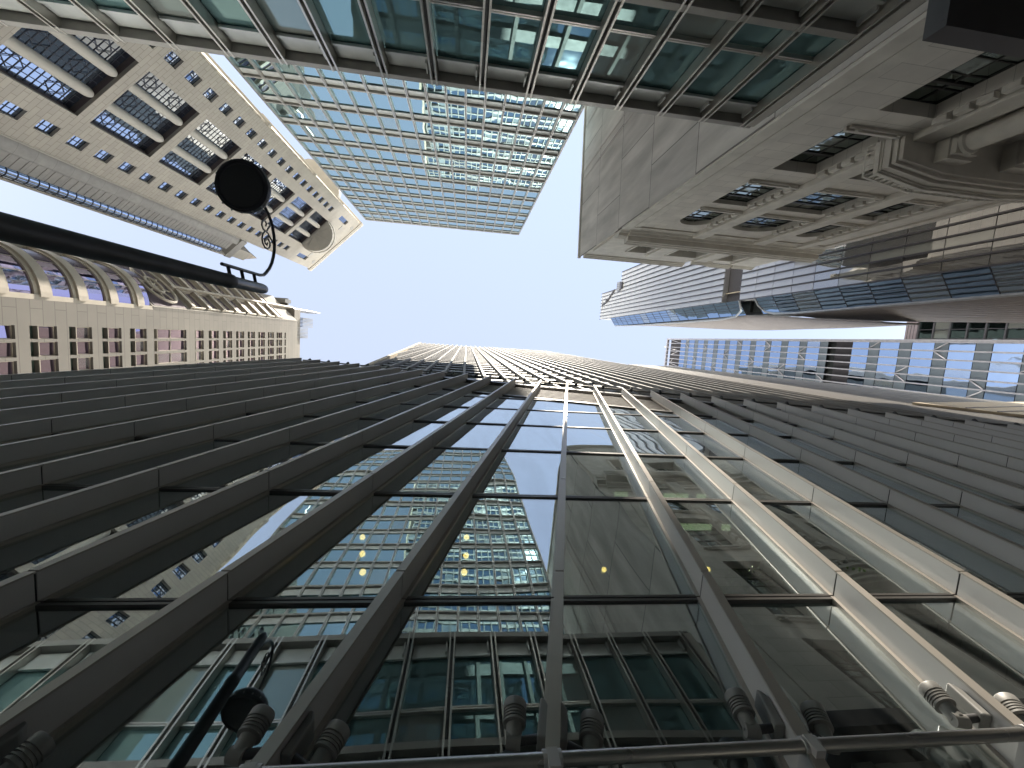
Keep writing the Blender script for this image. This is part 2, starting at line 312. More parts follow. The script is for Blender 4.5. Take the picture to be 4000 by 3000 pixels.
for k in KS:
    zt = min(finroof(k), 46)
    if zt < 6: continue
    mb = MF(); me = MF(); zs = [z for z in LV if z < zt - 0.6] + [zt]
    sk = lambda z: finx(k, z)
    for a, b in zip(zs[:-1], zs[1:]):
        a2, b2 = a + 0.012, b - 0.012; w_ = 0.028
        da, db = fin_depth(a), fin_depth(b)
        mb.hexa([(sk(a2) - w_, 0.045, a2), (sk(a2) + w_, 0.045, a2), (sk(a2) + w_, da, a2), (sk(a2) - w_, da, a2),
                 (sk(b2) - w_, 0.045, b2), (sk(b2) + w_, 0.045, b2), (sk(b2) + w_, db, b2), (sk(b2) - w_, db, b2)])
        w2 = 0.05                              # the front flange
        me.hexa([(sk(a2) - w2, da + 0.001, a2), (sk(a2) + w2, da + 0.001, a2), (sk(a2) + w2, da + 0.022, a2), (sk(a2) - w2, da + 0.022, a2),
                 (sk(b2) - w2, db + 0.001, b2), (sk(b2) + w2, db + 0.001, b2), (sk(b2) + w2, db + 0.022, b2), (sk(b2) - w2, db + 0.022, b2)])
        w3 = 0.075                             # the frame the pane sits in
        me.hexa([(sk(a2) - w3, -0.03, a2), (sk(a2) + w3, -0.03, a2), (sk(a2) + w3, 0.044, a2), (sk(a2) - w3, 0.044, a2),
                 (sk(b2) - w3, -0.03, b2), (sk(b2) + w3, -0.03, b2), (sk(b2) + w3, 0.044, b2), (sk(b2) - w3, 0.044, b2)])
    o = mb.build('fin', M['fin'], fb); me.build('fin_trim', M['fin_edge'], o)
    gk = MF()
    for z in zs[1:-1]:
        gk.hexa([(sk(z) - 0.02, 0.04, z - 0.013), (sk(z) + 0.02, 0.04, z - 0.013), (sk(z) + 0.02, fin_depth(z) - 0.02, z - 0.013), (sk(z) - 0.02, fin_depth(z) - 0.02, z - 0.013),
                 (sk(z) - 0.02, 0.04, z + 0.013), (sk(z) + 0.02, 0.04, z + 0.013), (sk(z) + 0.02, fin_depth(z) - 0.02, z + 0.013), (sk(z) - 0.02, fin_depth(z) - 0.02, z + 0.013)])
    if gk.v: gk.build('joint', M['gasket'], o)
# horizontal transoms and the thin middle rails
for i, z in enumerate(LV[2:]):
    ka = [k for k in KS if zlouv(k) > z - 1]
    if not ka: continue
    a, b = finx(min(ka), z), finx(max(ka), z) + SP
    mb = MF().box(a, b, -0.03, 0.035, z - 0.055, z - 0.012); mb.box(a, b, -0.03, 0.035, z + 0.012, z + 0.055); mb.box(a, b, -0.04, 0.015, z - 0.011, z + 0.011)
    mb.build('transom', M['transom'], fb)
# panes: one leaning parallelogram per bay and storey
cells = []
for k in KS:
    for j in range(len(LV) - 1):
        a, b = LV[j], LV[j + 1]; top = zlouv(k) + (0.4 if True else 0)
        if a > top: continue
        b = min(b, top); cx = finx(k, (a + b) / 2) + SP / 2
        cells.append((math.hypot(cx, (a + b) / 2, FY) / math.sqrt(max(0.1, (b - a))), k, a, b))
cells.sort()
def pane_mb(mb, k, a, b, tl=0.0):
    g_ = 0.05; e = tl
    mb.hexa([(finx(k, a) + g_, -0.012, a), (finx(k + 1, a) - g_, -0.012, a), (finx(k + 1, a) - g_, 0.0, a), (finx(k, a) + g_, 0.0, a),
             (finx(k, b) + g_, -0.012 + e, b), (finx(k + 1, b) - g_, -0.012 + e, b), (finx(k + 1, b) - g_, e, b), (finx(k, b) + g_, e, b)])
rest = MF()
for i, (d, k, a, b) in enumerate(cells):
    t = random.gauss(0, 0.009)
    if i < 100:
        mb = MF(); pane_mb(mb, k, a, b, t); mb.build('window_pane', M['fglass'], fb)
    else: pane_mb(rest, k, a, b, t)
rest.build('window_pane', M['fglass'], fb, stuff=True)
# louvre storey under the roof, roof beam, gutter rail
for k in KS:
    zt = min(finroof(k), 46) - 0.5; z0 = zlouv(k) + 0.45
    if zt < 6: continue
    mb = MF(); mb.hexa([(finx(k, z0) + .05, -0.5, z0), (finx(k + 1, z0) - .05, -0.5, z0 - .6), (finx(k + 1, z0) - .05, -0.45, z0 - .6), (finx(k, z0) + .05, -0.45, z0),
                        (finx(k, zt) + .05, -0.5, zt), (finx(k + 1, zt) - .05, -0.5, zt - .6), (finx(k + 1, zt) - .05, -0.45, zt - .6), (finx(k, zt) + .05, -0.45, zt)])
    z = z0 + 0.25
    while z < zt - 0.2:
        mb.hexa([(finx(k, z) + .06, -0.44, z), (finx(k + 1, z) - .06, -0.44, z - .65), (finx(k + 1, z) - .06, -0.08, z - .5), (finx(k, z) + .06, -0.08, z + .15),
                 (finx(k, z) + .06, -0.44, z + .04), (finx(k + 1, z) - .06, -0.44, z - .61), (finx(k + 1, z) - .06, -0.08, z - .46), (finx(k, z) + .06, -0.08, z + .19)])
        z += 0.55
    mb.build('louvre', M['fin'] if k % 2 else M['fin'], fb)
ua, ub = finx(-12, 34.5), finx(33, 9)
tr = MF(); ct = MF(); gr = MF()
pts = [(u, ftop(u)) for u in (ua, -6, 0, 10, 20, 30, 40, ub)]
for (u0, z0), (u1, z1) in zip(pts[:-1], pts[1:]):
    for dz0, dz1, na, nb, dst in ((-6.35, -6.1, -0.06, 0.06, tr), (-0.55, 0.0, -0.6, 0.10, ct), (-0.02, 0.1, 0.18, 0.30, gr)):
        dst.hexa([(u0, na, z0 + dz0), (u1, na, z1 + dz0), (u1, nb, z1 + dz0), (u0, nb, z0 + dz0), (u0, na, z0 + dz1), (u1, na, z1 + dz1), (u1, nb, z1 + dz1), (u0, nb, z0 + dz1)])
tr.build('louvre_sill', M['transom'], fb); ct.build('roof_edge', M['transom'], fb)
mb = MF(); mb.tube([(u, 0.34, z + 0.12) for u, z in pts], 0.05, 8); mb.build('roof_rail', M['transom'], fb, smooth=True)
for k in KS:
    zt = finroof(k)
    if zt < 8 or zt > 45: continue
    u = finx(k, zt) + 0.55
    MF().lathe((u, 0.30, ftop(u) + 0.05), (0.3, 0.4, 0.8), [(0, 0.07), (0.12, 0.1), (0.3, 0.1), (0.3, 0.08)], 10).build('roof_lamp', M['lightdark'], fb, smooth=True)
# interior: back wall, floors, ceilings
el = finx(-12, 0) - 0.1; et = finx(-12, 35) - 0.1
mb = MF().quad((el - .4, -5, -2.8), (70, -5, -2.8), (ub, -5, 5), (et, -5, 33)); mb.quad((el - .4, -5, -2.8), (el - .4, .05, -2.8), (et, .05, 33.6), (et, -5, 33.6)); mb.build('back_wall', M['room'], fb)
for z in LV[2:]:
    a = finx(-12, z) + .1; b = min(60, (29.0 - z - 6.5) / 0.395)
    if b > a + 1: MF().box(a, b, -4.95, -0.10, z - 0.25, z + 0.05).build('floor_slab', M['slab'], fb)
for x0, x1, y0, y1, z in ((4.32, 4.7, 3.98, 4.13, 10.5), (5.76, 6.5, 3.99, 4.12, 10.5), (6.76, 7.03, 3.99, 4.12, 10.5), (4.34, 5.02, 3.35, 3.47, 7.2), (5.25, 5.42, 3.35, 3.47, 7.2)):
    MF().box(x0, x1, FY - y1, FY - y0, z, z + .03).build('ceiling_light', M['panel_glow'], fb)
# roof deck keeps light out
rd = MF()
for (u0, z0), (u1, z1) in zip(pts[:-1], pts[1:]): rd.quad((u0, -0.3, z0 - 0.3), (u1, -0.3, z1 - 0.3), (u1, -5.0, z1 - 0.3), (u0, -5.0, z0 - 0.3))
rd.build('roof', M['room'], fb)
# pipe rail with clamps on the fins
RZ = 2.265
mb = MF().tube([(-14, 0.36, RZ), (16, 0.36, RZ)], 0.042, 16); mb.build('pipe_rail', M['rail'], fb, smooth=True)
for k in range(-6, 7):
    u = finx(k, RZ)
    mb = MF().box(u - 0.035, u + 0.035, 0.03, 0.42, RZ - 0.09, RZ + 0.03); mb.lathe((u - 0.06, 0.36, RZ), (1, 0, 0), [(0, 0.055), (0.12, 0.055)], 14); mb.build('rail_bracket', M['fin'], fb)

# spotlights in pairs on the fins (each pushes over on its own)
def spotlight(k, side, label):
    z = 2.525; u = finx(k, z) + side * 0.03
    t = thing('spotlight', label, 'spotlight', (u * Q, (FY - 0.18) * Q, (z - side * 0.008) * Q + H), 0, 'spotlights clamped to the fins above the pipe rail')
    t.rotation_euler = (0, math.atan(LEAN), 0)
    def P(a, n, h): return (a * side, n, h - H)
    mb = MS(); x0, x1 = (0.0, 0.075 * side) if side > 0 else (-0.075, 0.0)
    mb.slab([(x0, -0.05 - H), (x1, -0.05 - H), (x1, 0.20 - H), ((x0 + x1) / 2, 0.26 - H), (x0, 0.27 - H)], -0.06, 0.10)
    g_ = mb.build('gear_box', M['lightgrey'], t, bevel=0.008)
    MS().box((x1 if side > 0 else x0) - 0.002, (x1 if side > 0 else x0) + 0.002, -0.02, 0.0, 0.02 - H, 0.13 - H).build('plate', M['lens'], g_)
    hx = 0.235; axis = (side * 0.10, 0.16, 1.0)
    MS().tube([P(0.04, 0.03, 0.0), P(0.13, 0.03, -0.03), P(hx, 0.02, -0.06)], 0.03, 10).build('arm', M['lightdark'], t, smooth=True)
    MS().lathe(P(hx - 0.05, 0.02, -0.06), (side, 0, 0), [(0, 0.05), (0.1, 0.05)], 16).build('knuckle', M['lightgrey'], t, smooth=True)
    b0 = P(hx, 0.02, -0.05)
    hd = MS().lathe(b0, axis, [(-0.02, 0.03), (0.0, 0.055), (0.10, 0.058), (0.105, 0.085)] +
                    [q for i in range(4) for q in ((0.11 + i * 0.022, 0.085), (0.121 + i * 0.022, 0.085), (0.1215 + i * 0.022, 0.074), (0.1315 + i * 0.022, 0.074))] +
                    [(0.20, 0.086), (0.255, 0.086), (0.265, 0.081), (0.266, 0.074), (0.245, 0.072)], 32).build('head', M['lightgrey'], t, smooth=True)
    ax = Vector(axis).normalized(); c = Vector(b0) + ax * 0.246
    MS().lathe(tuple(c), axis, [(0, 0.071), (0.004, 0.071)], 28).build('lens', M['lens'], hd)
    return t
where = {-2: 'fin at the far bottom left corner', -1: 'fin left of the middle fin', 0: 'middle fin', 1: 'fin right of the middle fin', 2: 'sunlit fin near the right edge'}
for k in range(-2, 3):
    for side in (-1, 1):
        spotlight(k, side, 'grey ribbed spotlight on the %s side of the %s' % ('left' if side < 0 else 'right', where[k]))

# globe lamps glowing behind the panes and two plants on a sill
def globe(x, y, z, label):
    t = thing('globe_lamp', label, 'lamp', (x * Q, y * Q, z * Q + H), 0, 'lit globe lamps inside the glass building')
    MS().lathe((0, 0, -H - 0.047), (0, 0, 1), [(0.047 - 0.047 * math.cos(i * math.pi / 10), max(0.001, 0.047 * math.sin(i * math.pi / 10))) for i in range(11)], 18).build('globe', M['glow'], t, smooth=True)
    MS().tube([(0, 0, 0.046 - H), (0, 0, 0.25 - H)], 0.008, 6).build('cord', M['gasket'], t)
for i, (x, y, z, lab) in enumerate([
        (-1.58, 3.5, 6.84, 'lit globe lamp, topmost of the left stack of three behind the glass'),
        (-1.45, 3.5, 6.30, 'lit globe lamp, middle of the left stack of three behind the glass'),
        (-1.32, 3.5, 5.79, 'lit globe lamp, lowest of the left stack of three behind the glass'),
        (0.19, 3.5, 6.88, 'lit globe lamp, topmost of the central stack of three behind the glass'),
        (0.18, 3.5, 6.26, 'lit globe lamp, middle of the central stack of three behind the glass'),
        (0.155, 3.5, 5.79, 'lit globe lamp, lowest of the central stack of three behind the glass'),
        (2.83, 4.2, 7.04, 'single yellow globe lamp just right of the middle fin'),
        (4.95, 4.2, 7.05, 'single yellow globe lamp beside the second fin right of the middle'),
        (-5.10, 3.5, 6.95, 'single yellow globe lamp behind the dark panes far left')]):
    globe(x, y, z, lab)
def plant(x, y, z, label):
    t = thing('potted_plant', label, 'plant', (x * Q, y * Q, z * Q + H), 0, 'plants on the sill behind the panes')
    MS().lathe((0, 0, -H), (0, 0, 1), [(-0.33, 0.08), (0.13, 0.11), (0.13, 0.095), (0.11, 0.09)], 16).build('pot', M['pot'], t)
    mb = MS()
    for i in range(260):
        a = random.uniform(0, 6.28); q = random.random() ** 0.5 * 0.26; h = 0.14 + random.random() * (0.42 - q * 0.7)
        p = Vector((q * math.cos(a) * 1.5, q * math.sin(a), h - H)); d = Vector((random.gauss(0, 1), random.gauss(0, 1), random.gauss(.4, .6))).normalized() * 0.055; e = d.cross(Vector((random.gauss(0, 1), .3, 1))).normalized() * 0.018
        mb.quad(tuple(p), tuple(p + d * .5 + e), tuple(p + d), tuple(p + d * .5 - e))
    mb.build('foliage', M['leaf'], t)
plant(4.2, 3.24, 4.78, 'small leafy pot plant behind the pane right of the yellow globes')
plant(5.98, 3.24, 4.78, 'bushy leafy pot plant behind the pane nearest the right edge')

class MX(MB):                                # the same, with the first coordinate counted the other way
    def pt(s, p): return (-p[0], -p[1], p[2] + H)

# ------------------------------------------------------------------ 2 curtain-walled podium and tower, facing the street
def curtain(root, xs, ledges, zbot, zledge, band, proj, transoms, glass, mw, pair, cellkey):
    x0, x1 = xs[0], xs[-1]
    for x in xs:
        mb = MX()
        for s in ((-1, 1) if pair else (0,)):
            c = x + s * pair / 2; mb.box(c - mw / 2, c + mw / 2, -0.05, proj + 0.03, zbot, ledges[0] + 0.22)
        m_ = mb.build('mullion', M['tmull'], root)
        if pair: MX().box(x - pair / 2 + mw / 2 + .002, x + pair / 2 - mw / 2 - .002, -0.05, proj - 0.12, zbot, ledges[0]).build('joint', M['gasket'], m_)
    for i, z in enumerate(ledges):
        mb = MX(); mb.box(x0, x1, -0.06, proj, z, z + zledge); mb.box(x0, x1, proj - 0.05, proj + 0.015, z - 0.05, z + zledge + 0.02)
        mb.build('ledge', M['tledge'], root)
        mb = MX()
        for a, b in zip(xs[:-1], xs[1:]):
            e = pair / 2 + mw; mb.box(a + e, b - e, -0.1, 0.0, z - band, z - 0.06); mb.box(b - e - 0.10, b - e - 0.05, 0.0, proj * 0.55, z - band + 0.05, z - 0.1)
            mb.box(a + e, b - e, -0.02, 0.06, z - band - 0.1, z - band + 0.01)
        mb.build('spandrel', M['tspan'], root)
    for z in transoms:
        MX().box(x0, x1, -0.1, 0.05, z - 0.07, z - 0.012).box(x0, x1, -0.1, 0.05, z + 0.012, z + 0.07).build('transom', M['tmull'], root)
    cells = []
    lv = sorted(ledges + [zbot])
    for i in range(len(lv) - 1):
        a = lv[i] + (zledge if i else 0); b = lv[i + 1] - band; cut = [a] + [t for t in transoms if a < t < b] + [b]
        for p, q in zip(cut[:-1], cut[1:]):
            for u, v in zip(xs[:-1], xs[1:]): cells.append((-v + 0.06, -u - 0.06, p + 0.02, q - 0.02))
    cells.sort(key=cellkey)
    panes(root, 'window_pane', glass, cells, -0.08)

KP = 0.62  # podium bays and heights scaled about the camera eye
pod = thing('podium_building', 'teal glass podium across the top with paired steel mullions and grey spandrel panels', 'building', (0, -9.095, 0), 180)
px = [(16.3 - 2.70 * i) * KP for i in range(27)][::-1]
curtain(pod, px, [v * KP for v in (24.95, 17.55, 10.2, 3.0)], -1.4, 0.25 * KP, 1.13 * KP, 0.47 * KP, [v * KP for v in (19.95, 12.6, 5.6)], M['pglass'], 0.10 * KP, 0.28 * KP, lambda c: -c[3] + abs(c[0] + c[1]) * 0.3)
MX().box(16.45 * KP, 17.0 * KP, -0.2, 0.3, -1.5, 25.1 * KP).build('corner_pilaster', M['stonetrim'], pod, bevel=0.02)
MX().box(17.0 * KP + .003, 17.5 * KP, -0.2, 0.06, -1.5, 24.6 * KP).build('corner_return', M['tledge'], pod)
MX().box(-33, 16.4 * KP, -9.0, -0.16, -1.6, 24.9 * KP).build('core', M['room'], pod)
MX().box(-33, 16.9 * KP, -9.1, 0.26, 25.23 * KP, 25.4 * KP).build('roof', M['tledge'], pod)

KT = 4 / 3  # tower set further back by scaling it about the camera eye
tow = thing('glass_tower', 'tall blue teal glass tower with thin bright mullions rising behind the podium', 'tower', (0, -32.67, 0), 180)
tx = [(10.6 - 2.005 * i) * KT for i in range(18)][::-1]
tl = [(95.6 - 4.5 * i) * KT for i in range(15)]
curtain(tow, tx, tl, 20.0, 0.16 * KT, 0.85 * KT, 0.22 * KT, [], M['tglass'], 0.07 * KT, 0.14 * KT, lambda c: abs(c[2] - 50) + abs(c[0] + c[1]) * 0.1)
xr = tx[-1]
MX().box(tx[0] + .05, xr - .1, -16.2, -0.2, -1.6, tl[0] - .2).build('core', M['room'], tow)
MX().box(tx[0] - .05, xr + .1, -16.3, 0.35, tl[0] + .35, tl[0] + 1.0).build('roof', M['tledge'], tow)
for sgn, xe in ((1, xr + .02), (-1, tx[0] - 0.02)):
    mb = MX(); fr = MX()
    for i in range(14):
        z1 = tl[i] - 1.2; z0 = tl[i + 1] + 0.1
        for j in range(6):
            a = -0.3 - 2.7 * j; x = xe
            mb.quad((x, a - 0.06, z0), (x, a - 2.64, z0), (x, a - 2.64, z1), (x, a - 0.06, z1))
        fr.box(x - 0.01 * sgn, x + 0.16 * sgn, -16, -0.3, tl[i] - 1.2, tl[i])
    for j in range(7): fr.box(xe - 0.01 * sgn, xe + 0.2 * sgn, -0.40 - 2.7 * j, -0.25 - 2.7 * j, 20, tl[0] - .1)
    mb.build('side_glazing', M['tglass'], tow, stuff=True); fr.build('side_frame', M['tmull'], tow)

# ------------------------------------------------------------------ 3 old stone bank, front on y = -16, blank wall on its left
bk = thing('stone_bank', 'old pale stone bank with a blank rendered side wall, arched windows and deep cornice', 'building', (0, -16, 0), 180)
cols = [(25.05, 29.05), (31.7, 37.95), (40.8, 44.4)]
holes = []; arches = []
for a, b in cols:
    arches.append((a, b)); holes.append((a, b, 44.3, 50.5)); holes.append((a, b, 36.5, 42.5))
    holes.append((a, b, 26.95, 33.8))
holes += [(25.05, 29.05, 17.0, 24.75), (25.05, 29.05, 7.0, 14.5), (34.2, 37.0, 8.0, 24.9), (40.8, 44.4, 8.0, 24.9)]
D = 1.0                                      # reveal depth, shallower in the upper rows
DD = lambda c: .5 if c > 36 else .9
mb = MX(); wall_holes(mb, 19.75, 49.6, -1.6, 54.3, holes, 0, DD); wall = mb.build('front_wall', M['stone'], bk)
for a, b in arches:                          # masonry that turns the square head into a segmental arch
    c = (a + b) / 2; r = (b - a) / 2; rise = min(r, 2.1); z1 = 50.5; z0 = z1 - rise; mb = MX(); n_ = 18
    P = [(c + r * math.cos(math.pi * i / n_), z0 + rise * math.sin(math.pi * i / n_)) for i in range(n_ + 1)]
    for (x0, h0), (x1, h1) in zip(P[:-1], P[1:]):
        mb.hexa([(x0, 0, h0), (x1, 0, h1), (x1, -.48, h1), (x0, -.48, h0), (x0, 0, z1), (x1, 0, z1), (x1, -.48, z1), (x0, -.48, z1)])
    for i in range(9):                       # voussoir joints
        q = math.pi * (i + 0.5) / 9; ca, sa = math.cos(q), math.sin(q)
        x0, h0 = c + r * ca * 1.03, z0 + rise * sa * 1.03; x1, h1 = c + (r + .75) * ca, z0 + (rise + .75) * sa
        mb.hexa([(x0 - .02, -.01, h0), (x0 + .02, -.01, h0), (x0 + .02, .012, h0), (x0 - .02, .012, h0), (x1 - .02, -.01, h1), (x1 + .02, -.01, h1), (x1 + .02, .012, h1), (x1 - .02, .012, h1)])
    mb.build('arch', M['stonetrim'], bk)
for a, b, c, d in holes:
    D = DD(c); fr = MX(); nx = 4 if b - a > 5 else 3; nz = max(4, round((d - c) / 1.25))
    for i in range(nx + 1): x = a + (b - a) * i / nx; fr.box(x - .05, x + .05, -D - .02, -D + .06, c, d)
    for j in range(nz + 1): z = c + (d - c) * j / nz; fr.box(a, b, -D - .02, -D + .055, z - .045, z + .045)
    fr.box(a, b, -D, -D + .1, d - (d - c) * .24 - .1, d - (d - c) * .24 + .1)
    o = fr.build('window', M['sash'], bk); q = MX()
    for i in range(nx):
        for j in range(nz):
            e = random.gauss(0, .012); q.quad((a + (b - a) * i / nx, -D - e, c + (d - c) * j / nz), (a + (b - a) * (i + 1) / nx, -D + e, c + (d - c) * j / nz), (a + (b - a) * (i + 1) / nx, -D + e, c + (d - c) * (j + 1) / nz), (a + (b - a) * i / nx, -D - e, c + (d - c) * (j + 1) / nz))
    q.build('pane', M['sglass'], o)
    s_ = MX().box(a - .25, b + .7, -.05, .30, c - .25, c - .02); s_.box(a - .1, b + .5, -.05, .18, c - .45, c - .252)
    for x in (a + .5, b - .3): s_.box(x - .12, x + .12, .19, .29, c - .44, c - .255)
    s_.build('sill', M['stonetrim'], o)
    qn = MX(); z = c + .12
    while z < d - .5: qn.box(b + .06, b + .5, -.02, .34, z, z + .82); z += 1.16
    qn.build('quoins', M['stonetrim'], o, bevel=.015)
for x0, x1, n in ((19.7, 20.75, .28), (21.0, 21.9, .12), (29.75, 31.35, .5), (38.75, 40.35, .5), (45.3, 46.6, .4), (48.6, 49.55, .2)):
    MX().box(x0, x1, -.05, n, -1.55, 54.2).build('pilaster', M['stonetrim'], bk, bevel=.03)
prof = [(0, 53.1), (.18, 53.1), (.18, 53.5), (.1, 53.6), (.1, 54.6), (.3, 54.75), (.3, 55.0), (.62, 55.15), (.62, 55.6), (1.25, 55.65), (1.25, 56.0), (1.4, 56.1), (1.4, 56.5), (1.55, 56.7), (1.55, 56.9), (0, 57.2)]
MX().extrude(prof, 21.2, 50.2).build('cornice', M['stonetrim'], bk)
MX().extrude([(n * .55, z) for n, z in prof], 19.9, 21.19).build('cornice', M['stonetrim'], bk)
fp = MX(); x = 22.2
for a, b in ((22.3, 29.4), (31.4, 38.4), (40.5, 45.0), (46.7, 49.8)):
    fp.box(a, b, .09, .16, 53.75, 53.85); fp.box(a, b, .09, .16, 54.4, 54.5); fp.box(a, a + .1, .09, .16, 53.86, 54.39); fp.box(b - .1, b, .09, .16, 53.86, 54.39)
fp.build('frieze', M['stonetrim'], bk)
ah = [(25.6, 28.6, 62.6, 66.4), (32.4, 37.4, 62.6, 66.4), (41.2, 44.0, 62.6, 66.4)]
mb = MX(); wall_holes(mb, 19.75, 38.3, 57.0, 72.6, ah[:2], -.02, .8); wall_holes(mb, 38.3, 49.6, 57.0, 69.4, ah[2:], -.02, .8); mb.build('attic_wall', M['stone'], bk)
for a, b, c, d in ah:
    fr = MX().box(a - .35, b + .35, -.02, .2, d + .02, d + .5); fr.box(a - .35, a - .02, -.02, .14, c, d); fr.box(b + .02, b + .35, -.02, .14, c, d)
    for i in range(4): x = a + (b - a) * i / 3; fr.box(x - .04, x + .04, -.8, -.72, c, d)
    o = fr.build('attic_window', M['stonetrim'], bk); MX().quad((a, -.79, c), (b, -.79, c), (b, -.79, d), (a, -.79, d)).build('pane', M['sglass'], o)
cp = [(0, 0), (.15, 0), (.15, .25), (.4, .45), (.4, .75), (.55, .85), (.55, 1.1), (0, 1.1)]
for a, b, z in ((19.8, 38.4, 71.6), (38.41, 42.0, 68.6), (42.01, 46.2, 69.5), (46.21, 50.1, 68.7)):
    MX().extrude([(n, z + h) for n, h in cp], a, b).build('parapet', M['stonetrim'], bk)
for a, b in ((20.2, 24.6), (29.4, 31.6), (38.3, 40.4), (45.0, 49.4)): MX().box(a, b, -.03, .28, 57.0, 68.4).build('attic_pier', M['stonetrim'], bk)
# blank side wall (a little out of square), back and roof
sw = MX(); sw.prism([(19.62, .05), (19.75, .05), (19.75, -60), (17.4, -60)], -1.6, 74.6); sw.build('side_wall', M['concrete'], bk)
sw = MX(); sw.prism([(19.45, .14), (19.9, .14), (17.55, -60), (17.1, -60)], 74.6, 75.2); sw.build('coping', M['stonetrim'], bk)
for yy in (-13.2, -14.6, -22.0, -32.0): # rain pipes on the blank wall
    x = 19.62 + yy * 2.22 / 60; MX().tube([(x - .06, yy, 0), (x - .06, yy, 74.0)], .05, 8).build('downpipe', M['concrete'], bk)
MX().box(19.8, 49.5, -60, -1.25, -1.6, 68.0).build('core', M['room'], bk)
MX().box(46.5, 49.62, -60, -.06, -1.6, 54.0).build('right_wall', M['stone'], bk)
MX().quad((38.3, -.03, 69.4), (38.3, -20, 69.4), (38.3, -20, 72.6), (38.3, -.03, 72.6)).build('attic_return', M['stonetrim'], bk)
# balcony bay on engaged columns
pl = [(28.9, 0), (28.95, 2.0), (32.7, 2.7), (39.0, 2.7), (45.5, 2.2), (45.6, 0)]
sh = lambda k: [((x - 37) * (1 + k * .012) + 37, n * (1 + k * .06) if n else 0) for x, n in pl]
mb = MX()
for i, (z0, z1, k) in enumerate(((26.5, 26.8, -2.4), (26.8, 27.05, -1), (27.05, 27.2, -1.6), (27.2, 27.7, 0), (27.7, 27.85, .6), (27.85, 28.2, 1.4))): mb.prism(sh(k), z0 + .001, z1)
bal = mb.build('balcony', M['stonetrim'], bk)
rl = MX()
for (xa, na), (xb, nb) in zip(pl[:-1], pl[1:]):
    rl.hexa([(xa, na, 29.0), (xb, nb, 29.0), (xb, nb - .2, 29.0), (xa, na - .2, 29.0), (xa, na, 29.2), (xb, nb, 29.2), (xb, nb - .2, 29.2), (xa, na - .2, 29.2)])
    L_ = math.hypot(xb - xa, nb - na); m_ = max(1, int(L_ / .45))
    for i in range(m_ + 1):
        t = i / m_; rl.lathe((xa + (xb - xa) * t, na + (nb - na) * t - .1, 28.2), (0, 0, 1), [(0, .1), (.2, .06), (.4, .11), (.6, .06), (.8, .09)], 8)
rl.build('balustrade', M['stonetrim'], bal)
for x in (32.6, 38.0, 45.0):
    c_ = MX().lathe((x, .75, -1.6), (0, 0, 1), [(0, .95), (.6, .95), (.6, .78), (14, .76), (26.6, .66), (26.7, .8), (27.0, .85), (27.0, .7), (27.2, .7)], 28)
    c_.box(x - 1.0, x + 1.0, -.1, 1.75, 25.65, 26.49); c_.box(x - .85, x + .85, -.1, 1.55, 25.3, 25.648)
    c_.build('column', M['stonetrim'], bk, smooth=True)
cn = MX().box(18.1, 47, .05, 2.5, 15.75, 16.4); cn.box(18.1, 47, 2.2, 2.5, 15.55, 15.749); cn.box(18.1, 18.4, .05, 2.19, 15.55, 15.749)
cn.build('canopy', M['darkfin'], bk)

# ------------------------------------------------------------------ 4 beige stone hotel tower at upper left, turned 45 degrees
ht = thing('stone_hotel', 'tall beige stone tower at upper left with blue lattice windows and rounded pilasters', 'building', (-38.48, -36.15, 0), 135)
rows = [62.1 + 11.87 * k for k in range(-5, 6)]
hol = [(6.3, 16.6, z, z + 10.2) for z in rows if z > 0]
small = []
k = -12
while 54.1 + 3.96 * k < 128.5:
    z = 54.1 + 3.96 * k
    if z > 3: small += [(19.1, 20.7, z, z + 2.25), (2.25, 3.85, z, z + 2.25)]
    k += 1
ends = [(19.4, 20.9, 134.8, 141.9), (2.2, 3.7, 134.8, 141.9)]
mb = MB(); wall_holes(mb, 0, 23, -1.6, 150.0, hol + small + ends, 0, .45); mb.build('front_wall', M['hstone'], ht)
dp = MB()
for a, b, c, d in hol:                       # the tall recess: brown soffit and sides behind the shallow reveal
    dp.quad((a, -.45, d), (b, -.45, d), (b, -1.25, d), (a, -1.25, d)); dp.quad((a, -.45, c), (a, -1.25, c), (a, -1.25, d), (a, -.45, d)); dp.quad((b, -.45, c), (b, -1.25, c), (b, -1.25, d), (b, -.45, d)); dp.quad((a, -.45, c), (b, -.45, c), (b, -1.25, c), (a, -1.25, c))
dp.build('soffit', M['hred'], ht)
def lattice(mb, a, b, c, d, n, nx, dz, diamonds=True):
    t = .038
    for i in range(nx + 1): u = a + (b - a) * i / nx; mb.box(u - t, u + t, n, n + .07, c, d)
    m_ = max(2, round((d - c) / dz))
    for j in range(m_ + 1): z = c + (d - c) * j / m_; mb.box(a, b, n, n + .06, z - t, z + t)
    if diamonds:
        for q in (.27, .72):
            cz = c + (d - c) * q; cu = (a + b) / 2; r = (b - a) * .34
            P = [(cu - r, cz), (cu, cz - r * 1.25), (cu + r, cz), (cu, cz + r * 1.25)]
            for (u0, z0), (u1, z1) in zip(P, P[1:] + P[:1]):
                mb.hexa([(u0 - t, n + .08, z0), (u0 + t, n + .08, z0), (u0 + t, n + .13, z0), (u0 - t, n + .13, z0), (u1 - t, n + .08, z1), (u1 + t, n + .08, z1), (u1 + t, n + .13, z1), (u1 - t, n + .13, z1)])
